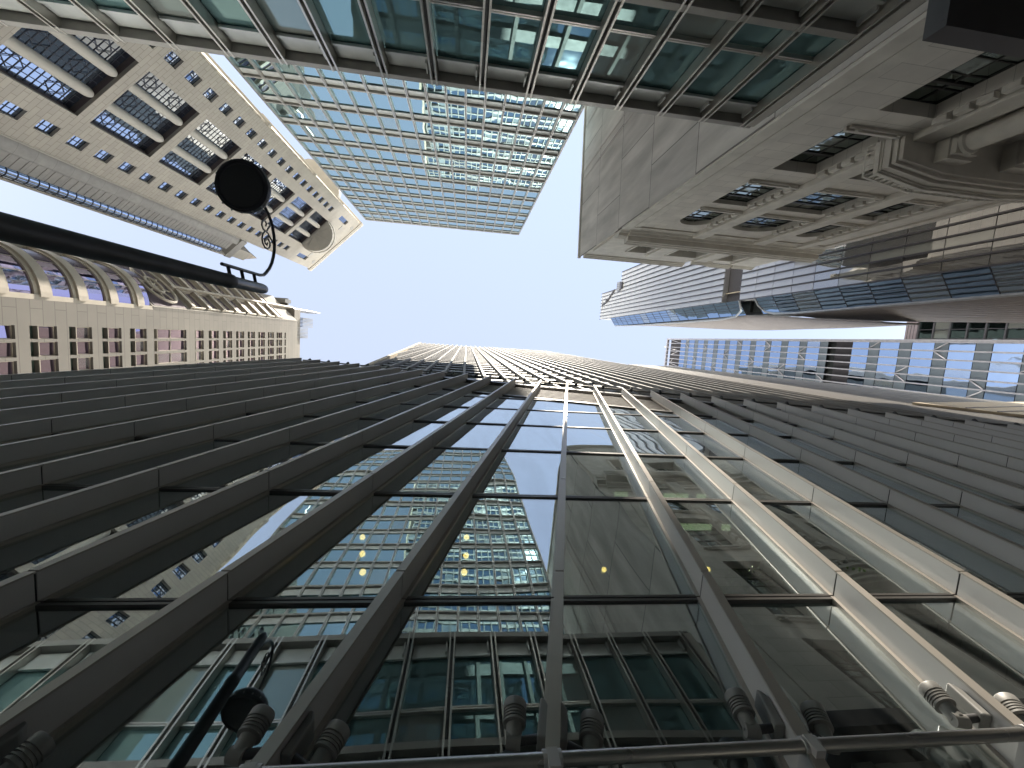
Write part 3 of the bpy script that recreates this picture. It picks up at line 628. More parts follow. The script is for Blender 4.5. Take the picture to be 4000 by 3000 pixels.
for a, b, c, d in hol[::-1]:
    for u0, u1 in ((6.3, 9.0), (10.0, 12.9), (13.9, 16.6)):
        mb = MB(); lattice(mb, u0, u1, c, d, -1.21, 3, .78); o = mb.build('window', M['muntin'], ht)
        MB().quad((u0, -1.2, c), (u1, -1.2, c), (u1, -1.2, d), (u0, -1.2, d)).build('pane', M['hglass'], o)
    for u in (9.5, 13.4):
        MB().lathe((u, -.72, c), (0, 0, 1), [(0, .64), (d - c - .9, .64), (d - c - .5, .58), (d - c - .2, .44), (d - c - .03, .2)], 20).build('pilaster', M['htrim'], ht, smooth=True)
proto = None
for a, b, c, d in small:
    loc = ((a + b) / 2, 0, c + 1.125 + H)
    if proto is None:
        mb = MB(); lattice(mb, -.8, .8, -1.125 - H, 1.125 - H, -.44, 2, .75, False); proto = mb.build('small_window', M['muntin'], ht); proto.location = loc
        ppane = MB().quad((-.8, -.43, -1.125 - H), (.8, -.43, -1.125 - H), (.8, -.43, 1.125 - H), (-.8, -.43, 1.125 - H)).build('pane', M['hglass'], proto)
        proto2 = proto
    else:
        o = clone(proto2, ht, loc); clone(ppane, o)
for a, b, c, d in ends:
    mb = MB(); lattice(mb, a, b, c, d, -.44, 2, .9, False); o = mb.build('slit_window', M['muntin'], ht); MB().quad((a, -.43, c), (b, -.43, c), (b, -.43, d), (a, -.43, d)).build('pane', M['hglass'], o)
    u = (a + b) / 2; MB().slab([(u - .8, 147.4), (u, 146.2), (u + .8, 147.4), (u, 148.6)], .0, .12).build('diamond_plaque', M['hgrey'], ht)
for u0, z0 in ((5.3, 141.5), (18, 141.5)): MB().slab([(u0 - .9, z0 - .8), (u0 + .9, z0 - .8), (u0 + .1 * (1 if u0 < 10 else -1), z0 + .9)], .0, .1).build('corner_plaque', M['hgrey'], ht)
def half(rad, n0, sq=1.0, c=11.7, steps=28): return [(c + rad * math.cos(math.pi * i / steps), n0 + rad * sq * math.sin(math.pi * i / steps)) for i in range(steps + 1)]
bl = MB().prism(half(5.2, .0), 131.2, 132.6); bl.build('round_balcony', M['htrim'], ht)
MB().prism(half(5.45, .0), 132.61, 133.3).build('balcony_rim', M['htrim'], ht)
for i in range(4):
    q = math.pi * (i + .5) / 4; MB().hexa([(11.7, .02, 131.1), (11.75, .02, 131.1), (11.75 + 5 * math.cos(q), 5 * math.sin(q), 131.1), (11.7 + 5 * math.cos(q), 5 * math.sin(q), 131.1), (11.7, .02, 131.19), (11.75, .02, 131.19), (11.75 + 5 * math.cos(q), 5 * math.sin(q), 131.19), (11.7 + 5 * math.cos(q), 5 * math.sin(q), 131.19)]).build('soffit_joint', M['hgrey'], ht)
MB().box(-.6, 23.6, -.4, .5, 150.0, 151.4).build('cornice', M['htrim'], ht, bevel=.1)
MB().box(-.55, 23.55, -.35, .35, 149.3, 149.99).build('cornice', M['htrim'], ht)
sd = MB(); sd.prism([(-.02, 0), (-.02, -17), (-.3, -17), (-.3, 0)], -1.6, 150); sd.build('side_wall', M['hside'], ht)
for z in (40, 62, 84, 107, 129): MB().box(-.75, -.31, -17.1, .1, z, z + .8).build('string_course', M['htrim'], ht)
MB().box(-.9, -.31, -17.2, .3, 149.4, 151.4).build('side_cornice', M['htrim'], ht)
P = [(-.3 - 3.6 * math.sin(math.pi * i / 24), -10 + 6.7 * math.cos(math.pi * i / 24)) for i in range(25)]
MB().prism(P, 131.2, 133.2).build('round_balcony', M['htrim'], ht)
MB().box(.02, 22.98, -30, -1.3, -1.6, 149.9).build('core', M['room'], ht)
# lower wing: cove, grooved panel, glazed bay
wg = MB().prism([(23.02, -.6)] + [(23.05 + 1.75 * (1 - math.cos(math.pi / 2 * i / 8)), -.6 + .9 * math.sin(math.pi / 2 * i / 8)) for i in range(9)] + [(24.8, -3), (23.02, -3)], -1.6, 107)
wg.build('cove_wall', M['hgrey'], ht, smooth=True)
MB().box(23.0, 23.16, -.2, .12, -1.6, 118).build('edge_trim', M['htrim'], ht)
gp = MB().box(24.81, 26.8, -3, .3, -1.6, 105)
z = 1.0
while z < 104.5: gp.box(24.82, 26.79, .301, .36, z, z + .95); z += 1.1
gp.build('grooved_panel', M['hgrey'], ht)
arc = [(27.55 + .78 * math.cos(math.pi * i / 10), .1 + .75 * math.sin(math.pi * i / 10)) for i in range(11)]
MB().prism(arc, -1.6, 103.5).build('bay_glazing', M['hglass'], ht, smooth=True)
bf = MB(); z = 0.5
while z < 103.6:
    for (a, b), (c, d) in zip(arc[:-1], arc[1:]):
        bf.hexa([(a, b, z), (c, d, z), (c + (c - 27.55) * .06, d * 1.06, z), (a + (a - 27.55) * .06, b * 1.06, z), (a, b, z + .1), (c, d, z + .1), (c + (c - 27.55) * .06, d * 1.06, z + .1), (a + (a - 27.55) * .06, b * 1.06, z + .1)])
    z += 1.3
for i in (2, 4, 6, 8): a, b = arc[i]; bf.box(a - .03, a + .03, b - .01, b + .06, -1.6, 103.5)
bf.build('bay_frame', M['muntin'], ht)
MB().box(28.34, 28.75, -3, .3, -1.6, 107).build('edge_panel', M['htrim'], ht)
MB().box(23.2, 28.9, -3, .45, 107.01, 109.5).build('wing_parapet', M['hgrey'], ht, bevel=.1)
MB().box(25.9, 28.6, -3, -.2, 109.51, 116).build('turret', M['htrim'], ht)
MB().add([(26.1, -.4, 116), (28.4, -.4, 116), (28.4, -2.7, 116), (26.1, -2.7, 116), (27.25, -1.5, 123)], [(0, 1, 2, 3), (0, 1, 4), (1, 2, 4), (2, 3, 4), (3, 0, 4)]).build('spire', M['hside'], ht)

# ------------------------------------------------------------------ 5 cream building at left with violet windows and a barrel of curved glass
cr = thing('cream_building', 'cream clad building at left with violet windows, curved glass ribs and a slender spire', 'building', (-50, 0, -1.0667), 90)
cr.scale = (1.66667, 1.66667, 1.66667)  # building scaled up about the camera eye, dropping its base below ground
SZ = [32.38 + 2.83 * k for k in range(-11, 4)] + [43.55] + [49.3 + 2.87 * k for k in range(0, 8)]
Y = [(1.2, 2.12), (2.34, 3.36), (3.6, 4.62), (4.86, 5.88), (6.12, 7.14), (7.38, 8.4)]
ho = []; so_ = []
for s in SZ:
    if s < -1: continue
    for a, b in Y:
        if 43 < s < 44: ho.append((a, b, s, s + 4.2))
        else: ho.append((a, b, s + .03, s + 1.36)); so_.append((a, b, s + 2.28, s + 2.78))
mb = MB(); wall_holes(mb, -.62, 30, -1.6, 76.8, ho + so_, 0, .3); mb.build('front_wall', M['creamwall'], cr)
for a, b, c, d in [h for h in so_ if h[0] < 4][:72]: MB().quad((a, -.29, c), (b, -.29, c), (b, -.29, d), (a, -.29, d)).build('slot_pane', M['slot'], cr)
ho.sort(key=lambda h: h[0] * 8 + abs(h[2] - 30) * .25)
rest = MB()
for i, (a, b, c, d) in enumerate(ho):
    if i < 96:
        fr = MB().box(a, b, -.29, -.2, c, c + .05).box(a, b, -.29, .03, c - .06, c - .005).box(a, b, -.29, -.2, d - .05, d).box(a, a + .05, -.29, -.2, c + .051, d - .051).box(b - .05, b, -.29, -.2, c + .051, d - .051)
        if d - c > 3: fr.box(a, b, -.29, -.2, (c + d) / 2 - .04, (c + d) / 2 + .04)
        o = fr.build('window', M['creamtrim'], cr); e = random.gauss(0, .01)
        MB().quad((a, -.28 - e, c), (b, -.28 + e, c), (b, -.28 + e, d), (a, -.28 - e, d)).build('pane', M['purple'], o)
    else: rest.quad((a, -.28, c), (b, -.28, c), (b, -.28, d), (a, -.28, d))
rest.build('window', M['purple'], cr, stuff=True)
# barrel of curved glass below, ribs one per storey
ell = lambda t, g=0: (-.85 - (3.5 + g) * math.sin(t), -3.5 + (3.3 + g) * math.cos(t))
N_ = 16; T = [math.pi / 2 * i / N_ for i in range(N_ + 1)]
gl = MB(); z0, z1 = -1.6, 43.0
for a, b in zip(T[:-1], T[1:]): gl.quad((*ell(a), z0), (*ell(b), z0), (*ell(b), z1), (*ell(a), z1))
gl.build('barrel_glazing', M['purple'], cr, smooth=True)
zr = 1.2
while zr < 42.6:
    rb = MB()
    for a, b in zip(T[:-1], T[1:]):
        for h0, h1, g_ in ((0, .75, .28), (-.28, -.001, .12), (.751, 1.0, .12)):
            rb.hexa([(*ell(a, -.02), zr + h0), (*ell(b, -.02), zr + h0), (*ell(b, g_), zr + h0), (*ell(a, g_), zr + h0), (*ell(a, -.02), zr + h1), (*ell(b, -.02), zr + h1), (*ell(b, g_), zr + h1), (*ell(a, g_), zr + h1)])
    r_ = rb.build('rib', M['creamtrim'], cr)
    bl = MB()
    for a, b in zip(T[9:-1], T[10:]): bl.hexa([(*ell(a, .01), zr + 1.02), (*ell(b, .01), zr + 1.02), (*ell(b, .05), zr + 1.02), (*ell(a, .05), zr + 1.02), (*ell(a, .01), zr + 2.52), (*ell(b, .01), zr + 2.52), (*ell(b, .05), zr + 2.52), (*ell(a, .05), zr + 2.52)])
    bl.build('blind', M['plum'], r_)
    zr += 2.86
for t in (.5, .85, 1.15, 1.4):
    c_ = ell(t); MB().tube([(*c_, -1.5), (*c_, 42.9)], .035, 6).build('glazing_bar', M['creamtrim'], cr)
MB().prism([(-.63, 0.0), (-.63, -.25), (-1.0, -.35), (-1.0, -.02)], -1.6, 43.1).build('ledge', M['creamtrim'], cr)
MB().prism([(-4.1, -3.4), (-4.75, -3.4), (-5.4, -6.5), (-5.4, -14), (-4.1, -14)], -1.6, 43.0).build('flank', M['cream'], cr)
# chamfered upper part
ch0, ch1 = Vector((-.95, .02)), Vector((-5.0, -4.1)); ct_ = (ch1 - ch0); CL = ct_.length; ct_ /= CL; cn_ = Vector((-ct_.y, ct_.x))
if cn_.y < 0: cn_ = -cn_
def sp_(t, d, z): p = ch0 + ct_ * t + cn_ * d; return (p.x, p.y, z)
def sbox(mb, t0, t1, d0, d1, z0, z1): return mb.hexa([sp_(t0, d0, z0), sp_(t1, d0, z0), sp_(t1, d1, z0), sp_(t0, d1, z0), sp_(t0, d0, z1), sp_(t1, d0, z1), sp_(t1, d1, z1), sp_(t0, d1, z1)])
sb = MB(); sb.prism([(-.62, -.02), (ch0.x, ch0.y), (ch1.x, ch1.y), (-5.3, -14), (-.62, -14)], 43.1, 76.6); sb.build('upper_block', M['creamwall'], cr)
z = 49.2; wi = []
while z < 72: wi.append(z); z += 2.86
for z in wi:
    for t0, t1 in ((.35, 2.6), (3.2, 5.4)):
        fr = MB(); sbox(fr, t0 - .12, t0, .002, .25, z, z + 1.9); sbox(fr, t1, t1 + .12, .002, .25, z, z + 1.9); sbox(fr, t0 - .1, t1 + .1, .002, .42, z - .5, z - .001); sbox(fr, t0, t1, .002, .14, z + .9, z + .98); sbox(fr, t0, t1, .002, .14, z + 1.9, z + 1.99)
        o = fr.build('chamfer_window', M['creamtrim'], cr); q = MB(); q.quad(sp_(t0, .02, z), sp_(t1, .02, z), sp_(t1, .02, z + 1.9), sp_(t0, .02, z + 1.9)); q.build('pane', M['plum'], o)
mb = MB(); sbox(mb, 2.75, 3.05, .002, .55, 48.2, 79); mb.build('mast_rib', M['creamtrim'], cr)
md = MB(); cz = 46.0
for r_, dd in ((1.75, .34), (0.75, .30)):
    pr = [sp_(2.9 + r_ * 1.35 * math.cos(2 * math.pi * i / 32), dd, cz + r_ * math.sin(2 * math.pi * i / 32)) for i in range(33)]; md.tube(pr, .14, 8)
for i in range(4):
    q = math.pi * i / 4 + .3; md.tube([sp_(2.9 - 2.2 * math.cos(q), .2, cz - 1.65 * math.sin(q)), sp_(2.9 + 2.2 * math.cos(q), .2, cz + 1.65 * math.sin(q))], .09, 6)
md.build('medallion', M['creamtrim'], cr)
mb = MB(); sbox(mb, .2, 5.5, .002, .03, 43.4, 48.2); mb.build('medallion_backing', M['plum'], cr)
MB().box(-3.0, 6.5, -9, -.5, 76.81, 79.3).build('penthouse', M['creamwall'], cr)
for a, b, z0, z1 in ((.2, 2.2, 76.85, 82), (-1.6, .15, 79.4, 84.5)):
    lv = MB(); u = a
    while u < b: lv.box(u, u + .12, -1.3, -.1, z0, z1); u += .26
    lv.build('roof_louvre', M['lightgrey'], cr)
MB().tube([(-2.9, -1.0, 77), (-2.9, -1.0, 84), (-2.95, -1.0, 88), (-3.0, -1.0, 91)], [.34, .34, .24, .03], 14).build('spire', M['steel'], cr, smooth=True)
MB().box(-4.6, -4.0, -6, -2.0, 76.61, 79).build('roof_box', M['lightgrey'], cr); MB().box(-4.9, -3.2, -6, -2.6, 79.01, 79.5).build('roof_box', M['lightgrey'], cr)
MB().box(-.5, 29.9, -14, -.31, -1.6, 76.7).build('core', M['room'], cr)

# ------------------------------------------------------------------ 6 pale panelled tower at right with a blue glass strip and ribbed shell
pt_ = thing('panelled_tower', 'pale panelled tower at right with dark vertical fins, blue glass strip and ribbed shell', 'tower', (58, 0, 0), -90)
blocks = [(-23.0, -11.95, 89.6, 176.5), (-29.0, -23.02, 89.6, 154.5), (-29.0, -11.95, -1.6, 83.4)]
for i, (y0, y1, z0, z1) in enumerate(blocks):
    MX().box(y0, y1, -14 - i * .01, -.12, z0, z1 - .05).build('block_core', M['ribpanel'], pt_)
    n_ = round((y1 - y0) / 1.45); ys = [y0 + (y1 - y0) * k / n_ for k in range(n_ + 1)]
    for y in ys:
        MX().box(y - .09, y + .09, -.1, .32, z0 + .05, z1).build('fin', M['darkfin'], pt_)
cells = []
for y0, y1, z0, z1 in blocks:
    n_ = round((y1 - y0) / 1.45); ys = [y0 + (y1 - y0) * k / n_ for k in range(n_ + 1)]; m_ = round((z1 - z0) / 4.6)
    for j in range(m_):
        a, b = z0 + (z1 - z0) * j / m_, z0 + (z1 - z0) * (j + 1) / m_
        for u, v in zip(ys[:-1], ys[1:]): cells.append((-v + .1, -u - .1, a + .05, b - .05))
lowc = sorted([c for c in cells if c[2] < 64], key=lambda c: abs(c[2] - 50) + (60 if c[2] < 34 else 0)); upc = sorted([c for c in cells if c[2] >= 64], key=lambda c: c[2])
panes(pt_, 'facade_panel', M['ribpanel'], upc, 0.0, keep=60, tilt=.2, th=.05); panes(pt_, 'facade_pane', M['ribmirror'], lowc, 0.0, keep=60, tilt=.25, th=.05)
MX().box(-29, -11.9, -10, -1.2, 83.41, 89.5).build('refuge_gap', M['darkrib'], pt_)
MX().box(-14.1, -13.9, -1.0, -.7, 83.45, 89.45).build('gap_strut', M['beige'], pt_)
for y0, y1 in ((-23, -22.8),): MX().box(y0, y1, -13, -.1, 154.6, 176.4).build('flank', M['darkfin'], pt_)
def strip(ya0, ya1, z0, z1, name):
    # chamfered glass strip turning away from the face
    P0, P1 = (ya0, -.05), (ya1 * 60.2 / 58, -2.2); m_ = round((z1 - z0) / 4.6)
    for j in range(m_):
        a, b = z0 + (z1 - z0) * j / m_ + .04, z0 + (z1 - z0) * (j + 1) / m_ - .04; e = random.gauss(0, .01)
        o = MX().quad((P0[0], P0[1] - e, a), (P1[0], P1[1] + e, a), (P1[0], P1[1] + e, b), (P0[0], P0[1] - e, b)); o.build('strip_pane', M['bglass'], pt_)
    fr = MX()
    for t in (.22, .45, .62): fr.tube([(P0[0] + (P1[0] - P0[0]) * t, P0[1] + (P1[1] - P0[1]) * t + .03, z0), (P0[0] + (P1[0] - P0[0]) * t, P0[1] + (P1[1] - P0[1]) * t + .03, z1)], .05, 6)
    for j in range(m_ + 1): z = z0 + (z1 - z0) * j / m_; fr.tube([(P0[0], P0[1] + .02, z), (P1[0], P1[1] + .02, z)], .05, 6)
    fr.build('strip_frame', M['darkfin'], pt_)
strip(-11.9, -8.6, 83.5, 163, 'u'); strip(-11.9, -8.6, -1.6, 78.5, 'l')
rim = lambda ya, z, x=60.2: (ya * x / 58, -(x - 58), z)
MX().tube([rim(-8.5, 163), rim(-8.2, 150), rim(-8.0, 110), rim(-8.1, 92), rim(-8.5, 87), rim(-9.6, 84.3, 59.4), rim(-11.0, 83.5, 58.4), rim(-11.9, 83.4, 58.05)], .22, 8).build('rim', M['palerim'], pt_, smooth=True)
MX().tube([rim(-11.9, 78.6, 58.05), rim(-10.4, 78.6, 59), rim(-9.0, 77.6, 60), rim(-8.5, 75.5), rim(-8.3, 70), rim(-8.5, 40), rim(-8.7, 0)], .22, 8).build('rim', M['palerim'], pt_, smooth=True)
def shell(prof, zs, m):
    """ribbed shell curving back from the glass strip: prof(z) gives its two edges as seen from the street"""
    mb = MX(); nr = 13
    for z0, z1 in zip(zs[:-1], zs[1:]):
        for k in range(nr):
            def at(f, z, o): a, b = prof(z); x = 60.2 + 6.5 * f ** 1.6; return ((a + (b - a) * f) * x / 58 + o, -(x - 58), z)
            f0, f1 = k / nr, (k + .72) / nr; f2 = (k + 1) / nr
            mb.quad(at(f0, z0, .16), at(f1, z0, .16), at(f1, z1, .16), at(f0, z1, .16)); mb.quad(at(f1, z0, .16), at(f1, z0, -.1), at(f1, z1, -.1), at(f1, z1, .16))
            mb.quad(at(f1, z0, -.1), at(f2, z0, -.1), at(f2, z1, -.1), at(f1, z1, -.1)); mb.quad(at(f2, z0, -.1), at(f2, z0, .16), at(f2, z1, .16), at(f2, z1, -.1))
    return mb.build('ribbed_shell', m, pt_)
def lerp(tab):
    def f(z):
        for (za, a, b), (zb, c, d) in zip(tab[:-1], tab[1:]):
            if za <= z <= zb: t = (z - za) / (zb - za); return (a + (c - a) * t, b + (d - b) * t)
        return tab[-1][1:] if z > tab[-1][0] else tab[0][1:]
    return f
shell(lerp([(54, -6.15, -5.7), (66, -7.2, -5.5), (74, -8.0, -5.5), (84, -8.7, -5.45), (90, -8.3, -5.55), (100, -8.05, -5.9), (125, -8.0, -7.0), (150, -8.3, -8.2), (163, -8.6, -9.4)]), [54, 60, 66, 74, 84, 90, 95, 100, 110, 125, 137, 150, 163], M['rib'])
shell(lerp([(0, -8.8, -5.3), (37, -8.65, -5.3), (60, -8.4, -6.35), (70, -8.3, -7.0), (76, -8.6, -8.0), (78.5, -9.3, -8.9)]), [0, 18, 37, 48, 60, 65, 70, 73, 76, 78.5], M['rib'])
MX().box(-28, -9.4, -14, -3.2, -1.6, 83).build('core', M['room'], pt_)
MX().box(-23, -9.6, -14, -2.6, 83.1, 162).build('core', M['room'], pt_)
ga = thing('roof_crane', 'small dark window cleaning crane leaning over the pale tower edge', 'crane', (58, -22.9, 161 + H), -90)
gm = MX().tube([(0, 0, -H), (3.8, .1, 7.6 - H), (4.2, .1, 9.0 - H)], [.5, .4, .35], 10); gm.build('boom', M['darkfin'], ga, smooth=True)
MX().tube([(4.2, .1, 9.0 - H), (4.9, .1, 13.5 - H)], .3, 8).build('jib', M['darkfin'], ga); MX().tube([(3.2, .1, 13.5 - H), (6.6, .1, 13.6 - H)], .12, 6).build('spreader', M['steel'], ga)
MX().box(2.9, 4.1, -.6, .6, 7.2 - H, 8.6 - H).build('motor', M['darkfin'], ga, bevel=.1)
ab = thing('sign_box', 'grey box bracketed to the stepped corner of the pale tower', 'box', (58, -25.5, 154.6 + H), -90)
MX().box(0, 3.4, -1.0, .6, -H, 3.0 - H).build('cabinet', M['steel'], ab, bevel=.08); MX().box(.4, 3.0, -.9, .55, -2.0 - H, -.01 - H).build('bracket', M['darkfin'], ab)
for u in (.9, 1.7, 2.5): MX().box(u, u + .12, .601, .66, .3 - H, 2.7 - H).build('louvre', M['darkfin'], ab)

# ------------------------------------------------------------------ 7 lattice-fronted blue tower at right
lt = thing('lattice_tower', 'slim blue glass tower at right crossed by pale mullions and diagonal braces', 'tower', (90, 0, 0), -90)
y0 = -5.2; ys = [y0 + 1.66 * i for i in range(14)]; ye = ys[-1]
fl = [164.0 - 6.45 * i for i in range(26)]
cells = []; sp2 = []
for i, (zt, zb) in enumerate(zip(fl[:-1], fl[1:])):
    if 84 < zb < 91: continue
    for a, b in zip(ys[:-1], ys[1:]):
        cells.append((-b + .06, -a - .06, zb + 2.4, zt - .12)); sp2.append((-b + .06, -a - .06, zb + .02, zb + 2.3))
cells.sort(key=lambda c: abs(c[2] - 75) + (50 if c[0] < -4 else 0)); panes(lt, 'window_pane', M['lglass'], cells, -.05, tilt=.35)
sp2.sort(key=lambda c: abs(c[2] - 75) + (50 if c[0] < -4 else 0)); panes(lt, 'spandrel', M['lspan'], sp2, -.05, tilt=.2, th=.05)
for y in ys: MX().box(y - .13, y + .13, -.06, .45, -1.6, 174.5).build('mullion', M['lmull'], lt)
mb = MX().box(y0 - .5, y0 - .14, -12, .5, -1.6, 174.6); mb.build('edge_column', M['lmull'], lt)
MX().box(y0 - .5, ye, -.4, .5, 174.61, 175.5).build('roof_beam', M['lmull'], lt)
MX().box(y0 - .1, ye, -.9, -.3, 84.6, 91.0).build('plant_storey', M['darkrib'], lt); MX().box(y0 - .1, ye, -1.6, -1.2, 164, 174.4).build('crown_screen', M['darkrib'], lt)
rnd = random.Random(3); nb = 0
for i, zb in enumerate(fl[1:]):
    if 84 < zb < 91: continue
    for j in range(9):
        if (i * 2 + j * 3) % 7 in (0, 3) and nb < 90:
            a, b = ys[j] + .14, ys[j + 1] - .14
            if (i + j) % 2: a, b = b, a
            MX().tube([(a, .12, zb + .15), (b, .12, zb + 2.2)], .12, 6).build('brace', M['lmull'], lt); nb += 1
for j in range(9):
    a, b = ys[j], ys[j + 1]; zz = (165, 173.5) if j % 2 else (173.5, 165)
    if j % 3 != 1: MX().tube([(a, .1, zz[0] + 2 * (j % 3)), (b, .1, zz[1] - 2.5)], .13, 6).build('crown_brace', M['lmull'], lt)
MX().box(y0 - .1, ye, -12, -.95, -1.6, 163.9).build('core', M['room'], lt)

# ------------------------------------------------------------------ 8 dark teal tower beyond
tt = thing('teal_slab_tower', 'dark teal glass block with mauve crown glimpsed above the lattice tower', 'tower', (110, 0, 0), -90)
ys = [-13.5 + 2.1 * i for i in range(9)]; cells = []
for i in range(24):
    zt = 89 - 3.3 * i
    for a, b in zip(ys[:-1], ys[1:]): cells.append((-b + .05, -a - .05, zt - 3.2, zt - .1))
panes(tt, 'window_pane', M['rglass'], cells, 0, tilt=.5)
for i in range(24): MX().box(ys[0], ys[-1], .0, .3, 88.85 - 3.3 * i, 89.15 - 3.3 * i).build('floor_band', M['darkfin'], tt)
for y in ys: MX().box(y - .05, y + .05, .01, .2, -1.6, 88.8).build('mullion', M['darkfin'], tt)
MX().box(-13.7, 3.5, -10, .35, 89.2, 91.8).build('crown', M['mauve'], tt)
for z in (89.8, 90.5, 91.2): MX().box(-13.65, 3.4, .351, .42, z, z + .08).build('crown_line', M['darkfin'], tt)
MX().box(-13.4, 3.3, -10, -.1, -1.6, 89).build('core', M['room'], tt)

# ------------------------------------------------------------------ 9 finned grid tower rising behind the glass building
gt = thing('finned_tower', 'very tall tower of pale stone fins and window grid rising behind the glass building', 'tower', (0, 4.2, 0), 0)
GX = [-21.0 + 2.095 * i for i in range(29)]; GH = 195.0
gz0 = lambda x: max(7, 16.6 - .395 * x, 47 + (-10.8 - x) / .069)
for x in GX: MB().box(x - .14, x + .14, -.1, .45, gz0(x), GH + .6).build('fin', M['gfin'], gt)
fz = [GH - .5 - 3.95 * i for i in range(46)]
cells = []
for zt, zb in zip(fz[:-1], fz[1:]):
    xs_ = [x for x in GX if gz0(x) < zt]
    if not xs_: continue
    if 168 < zb < 172: MB().box(xs_[0], GX[-1], -.6, -.3, zb, zt).build('plant_band', M['darkfin'], gt)
    MB().box(max(xs_[0], -10.8 - (zb - 47) * .069), GX[-1], -.08, .12, zb, zb + 1.15).build('spandrel', M['gspan'], gt)
    for a, b in zip(GX[:-1], GX[1:]):
        if gz0(a) < zb + 1.2: cells.append((a + .18, b - .18, zb + 1.17, zt - .02))
cells.sort(key=lambda c: c[2] + abs(c[0]) * 1.2); panes(gt, 'window_pane', M['gglass'], cells, -.05, tilt=.2)
MB().hexa([(-10.0, -12, 36), (-9.5, -12, 36), (-9.5, .6, 36), (-10.0, .6, 36), (-21.7, -12, GH + .6), (-21.1, -12, GH + .6), (-21.1, .6, GH + .6), (-21.7, .6, GH + .6)]).build('left_edge', M['beige'], gt)
MB().hexa([(-9.6, -30, 34), (37.5, -30, 34), (37.5, -1, 34), (-9.6, -1, 34), (-21, -30, GH), (37.5, -30, GH), (37.5, -1, GH), (-21, -1, GH)]).build('core', M['room'], gt)
MB().box(-3, GX[-1], -30, -1.2, 3, 33.9).build('core', M['room'], gt)
# lower shoulder of fins running off to the right
top = lambda x: 92.5 + (x - 38) * .30 if x < 51 else 96.5 - (x - 51) * 2.35
x = 38.6
while x < 75:
    MB().box(x - .28, x + .28, -.1, .5, 6, top(x)).build('shoulder_fin', M['gfin'], gt); x += .95
sh_ = MB(); xs_ = [38.0, 51, 60.8, 72.8, 75]
for a, b in zip(xs_[:-1], xs_[1:]): sh_.hexa([(a, -8, 4), (b, -8, 4), (b, -.11, 4), (a, -.11, 4), (a, -8, top(a) - .3), (b, -8, top(b) - .3), (b, -.11, top(b) - .3), (a, -.11, top(a) - .3)])
sh_.build('shoulder_wall', M['gglass'], gt)
MB().slab([(44.8, 35.7), (74, 45.3), (74, 36), (48.7, 29.7)], .52, .75).build('beige_slab', M['beige'], gt)
for d in (2.6, 5.2): MB().slab([(46.5 + d * .3, 34.9 - d * .7), (74, 44.8 - d), (74, 44.65 - d), (46.5 + d * .3, 34.75 - d * .7)], .751, .8).build('slab_joint', M['darkfin'], gt)

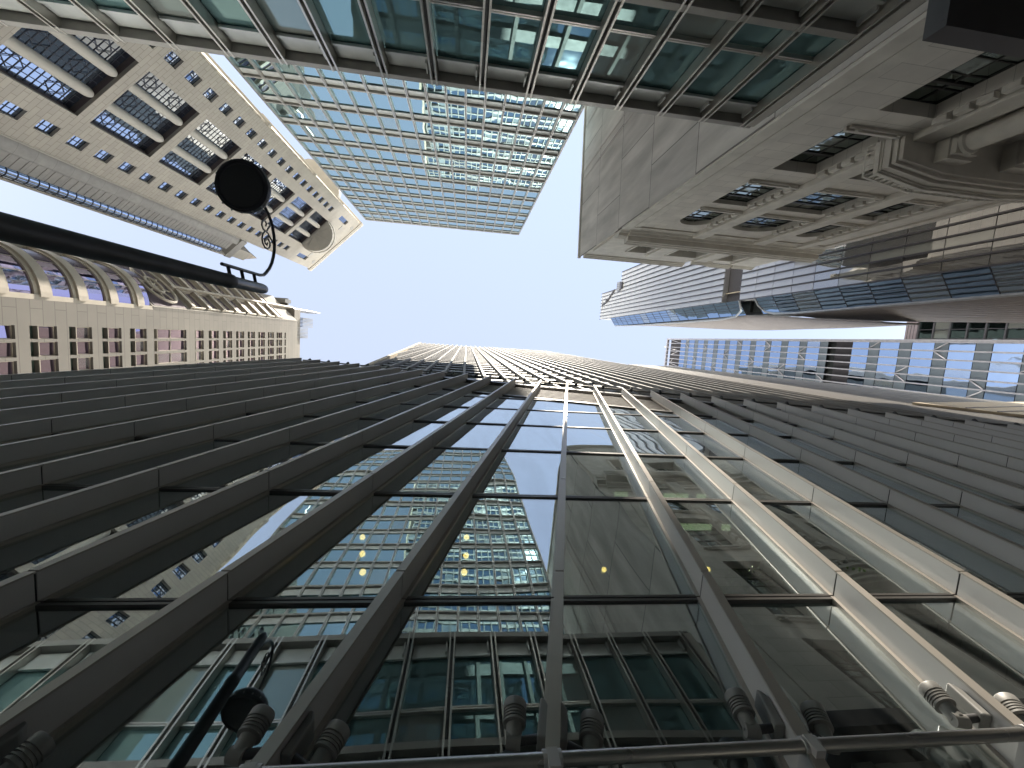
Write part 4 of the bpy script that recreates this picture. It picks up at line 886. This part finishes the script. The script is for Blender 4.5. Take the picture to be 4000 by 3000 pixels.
# ------------------------------------------------------------------ 10 street lamp
lp = thing('street_lamp', 'black street lamp with a round drum head on a scrolled swan neck arm', 'lamp', (-2.335, -0.395, 0.13), 0)
o0 = Vector((-2.335, -0.395)); au = Vector((-0.2, -0.98)).normalized(); K = -H - .13
def A_(s, z): return (au.x * s, -au.y * s, z - .13)
MB().lathe((0, 0, -H - .0), (0, 0, 1), [(0, .17), (.1, .17), (.12, .13), (.9, .12), (1.0, .085), (1.05, .078), (5.75, .066), (5.76, .07), (5.84, .07), (5.85, .06)], 24).build('pole', M['black'], lp, smooth=True)
MB().lathe((0, 0, 4.19 - .13), (0, 0, 1), [(-.06, .06), (-.05, .064), (0.0, .064), (.01, .0575), (.78, .0575), (.84, .05), (.875, .03), (.88, .01)], 24).build('top_tube', M['black'], lp, smooth=True)
arm = [A_(.152, 4.28), A_(.153, 4.5), A_(.154, 5.0), A_(.17, 5.1), A_(.202, 5.165), A_(.273, 5.282), A_(.356, 5.382), A_(.443, 5.459), A_(.542, 5.53), A_(.651, 5.581), A_(.743, 5.605), A_(.84, 5.612), A_(.913, 5.6), A_(.998, 5.558), A_(1.06, 5.49), A_(1.11, 5.40), A_(1.14, 5.31)]
MB().tube(arm, [.017] * 4 + [.0185] * 13, 12).build('arm', M['black'], lp, smooth=True)
for z in (4.38, 4.62, 4.87): MB().tube([A_(.05, z), A_(.155, z)], .017, 10).build('strut', M['black'], lp, smooth=True)
sc = [(.805, 5.424), (.835, 5.452), (.867, 5.44), (.867, 5.40), (.84, 5.35), (.79, 5.318), (.745, 5.335), (.73, 5.38), (.75, 5.43), (.80, 5.49), (.835, 5.54), (.84, 5.59)]
MB().tube([A_(*q) for q in sc], .009, 8).build('scroll', M['black'], lp, smooth=True)
s2 = [(.592, 5.378), (.562, 5.345), (.575, 5.31), (.613, 5.312), (.65, 5.36), (.645, 5.42), (.605, 5.445), (.55, 5.41), (.515, 5.345), (.52, 5.28), (.565, 5.242), (.62, 5.252), (.68, 5.30), (.725, 5.365), (.736, 5.40), (.72, 5.445), (.68, 5.48), (.64, 5.53), (.60, 5.555)]
MB().tube([A_(*q) for q in s2], .009, 8).build('scroll', M['black'], lp, smooth=True)
lc = A_(1.155, 5.0 + .10); rr = .285
hd = MB().lathe((lc[0] - .04, lc[1], lc[2]), (0.02, 0.03, 1), [(0.012, .02), (.012, rr - .03), (.0, rr - .025), (.0, rr), (.05, rr + .004), (.06, rr - .01), (.10, rr - .012), (.15, rr * .82), (.19, rr * .4), (.22, .06), (.3, .03)], 48).build('head', M['black'], lp, smooth=True)
MB().lathe((lc[0] - .04, lc[1], lc[2] + .004), (0.02, 0.03, 1), [(0, .02), (0, rr - .055), (.006, rr - .05), (.006, .02)], 40).build('lens', M['lightdark'], hd, smooth=True)
for i in range(16):
    q = 2 * math.pi * i / 16; MB().lathe((lc[0] - .04 + (rr - .004) * math.cos(q), lc[1] + (rr - .004) * math.sin(q), lc[2] + .015), (math.cos(q), math.sin(q), 0), [(0, .012), (.014, .012), (.018, .006)], 8).build('rim_clip', M['steel'], hd)
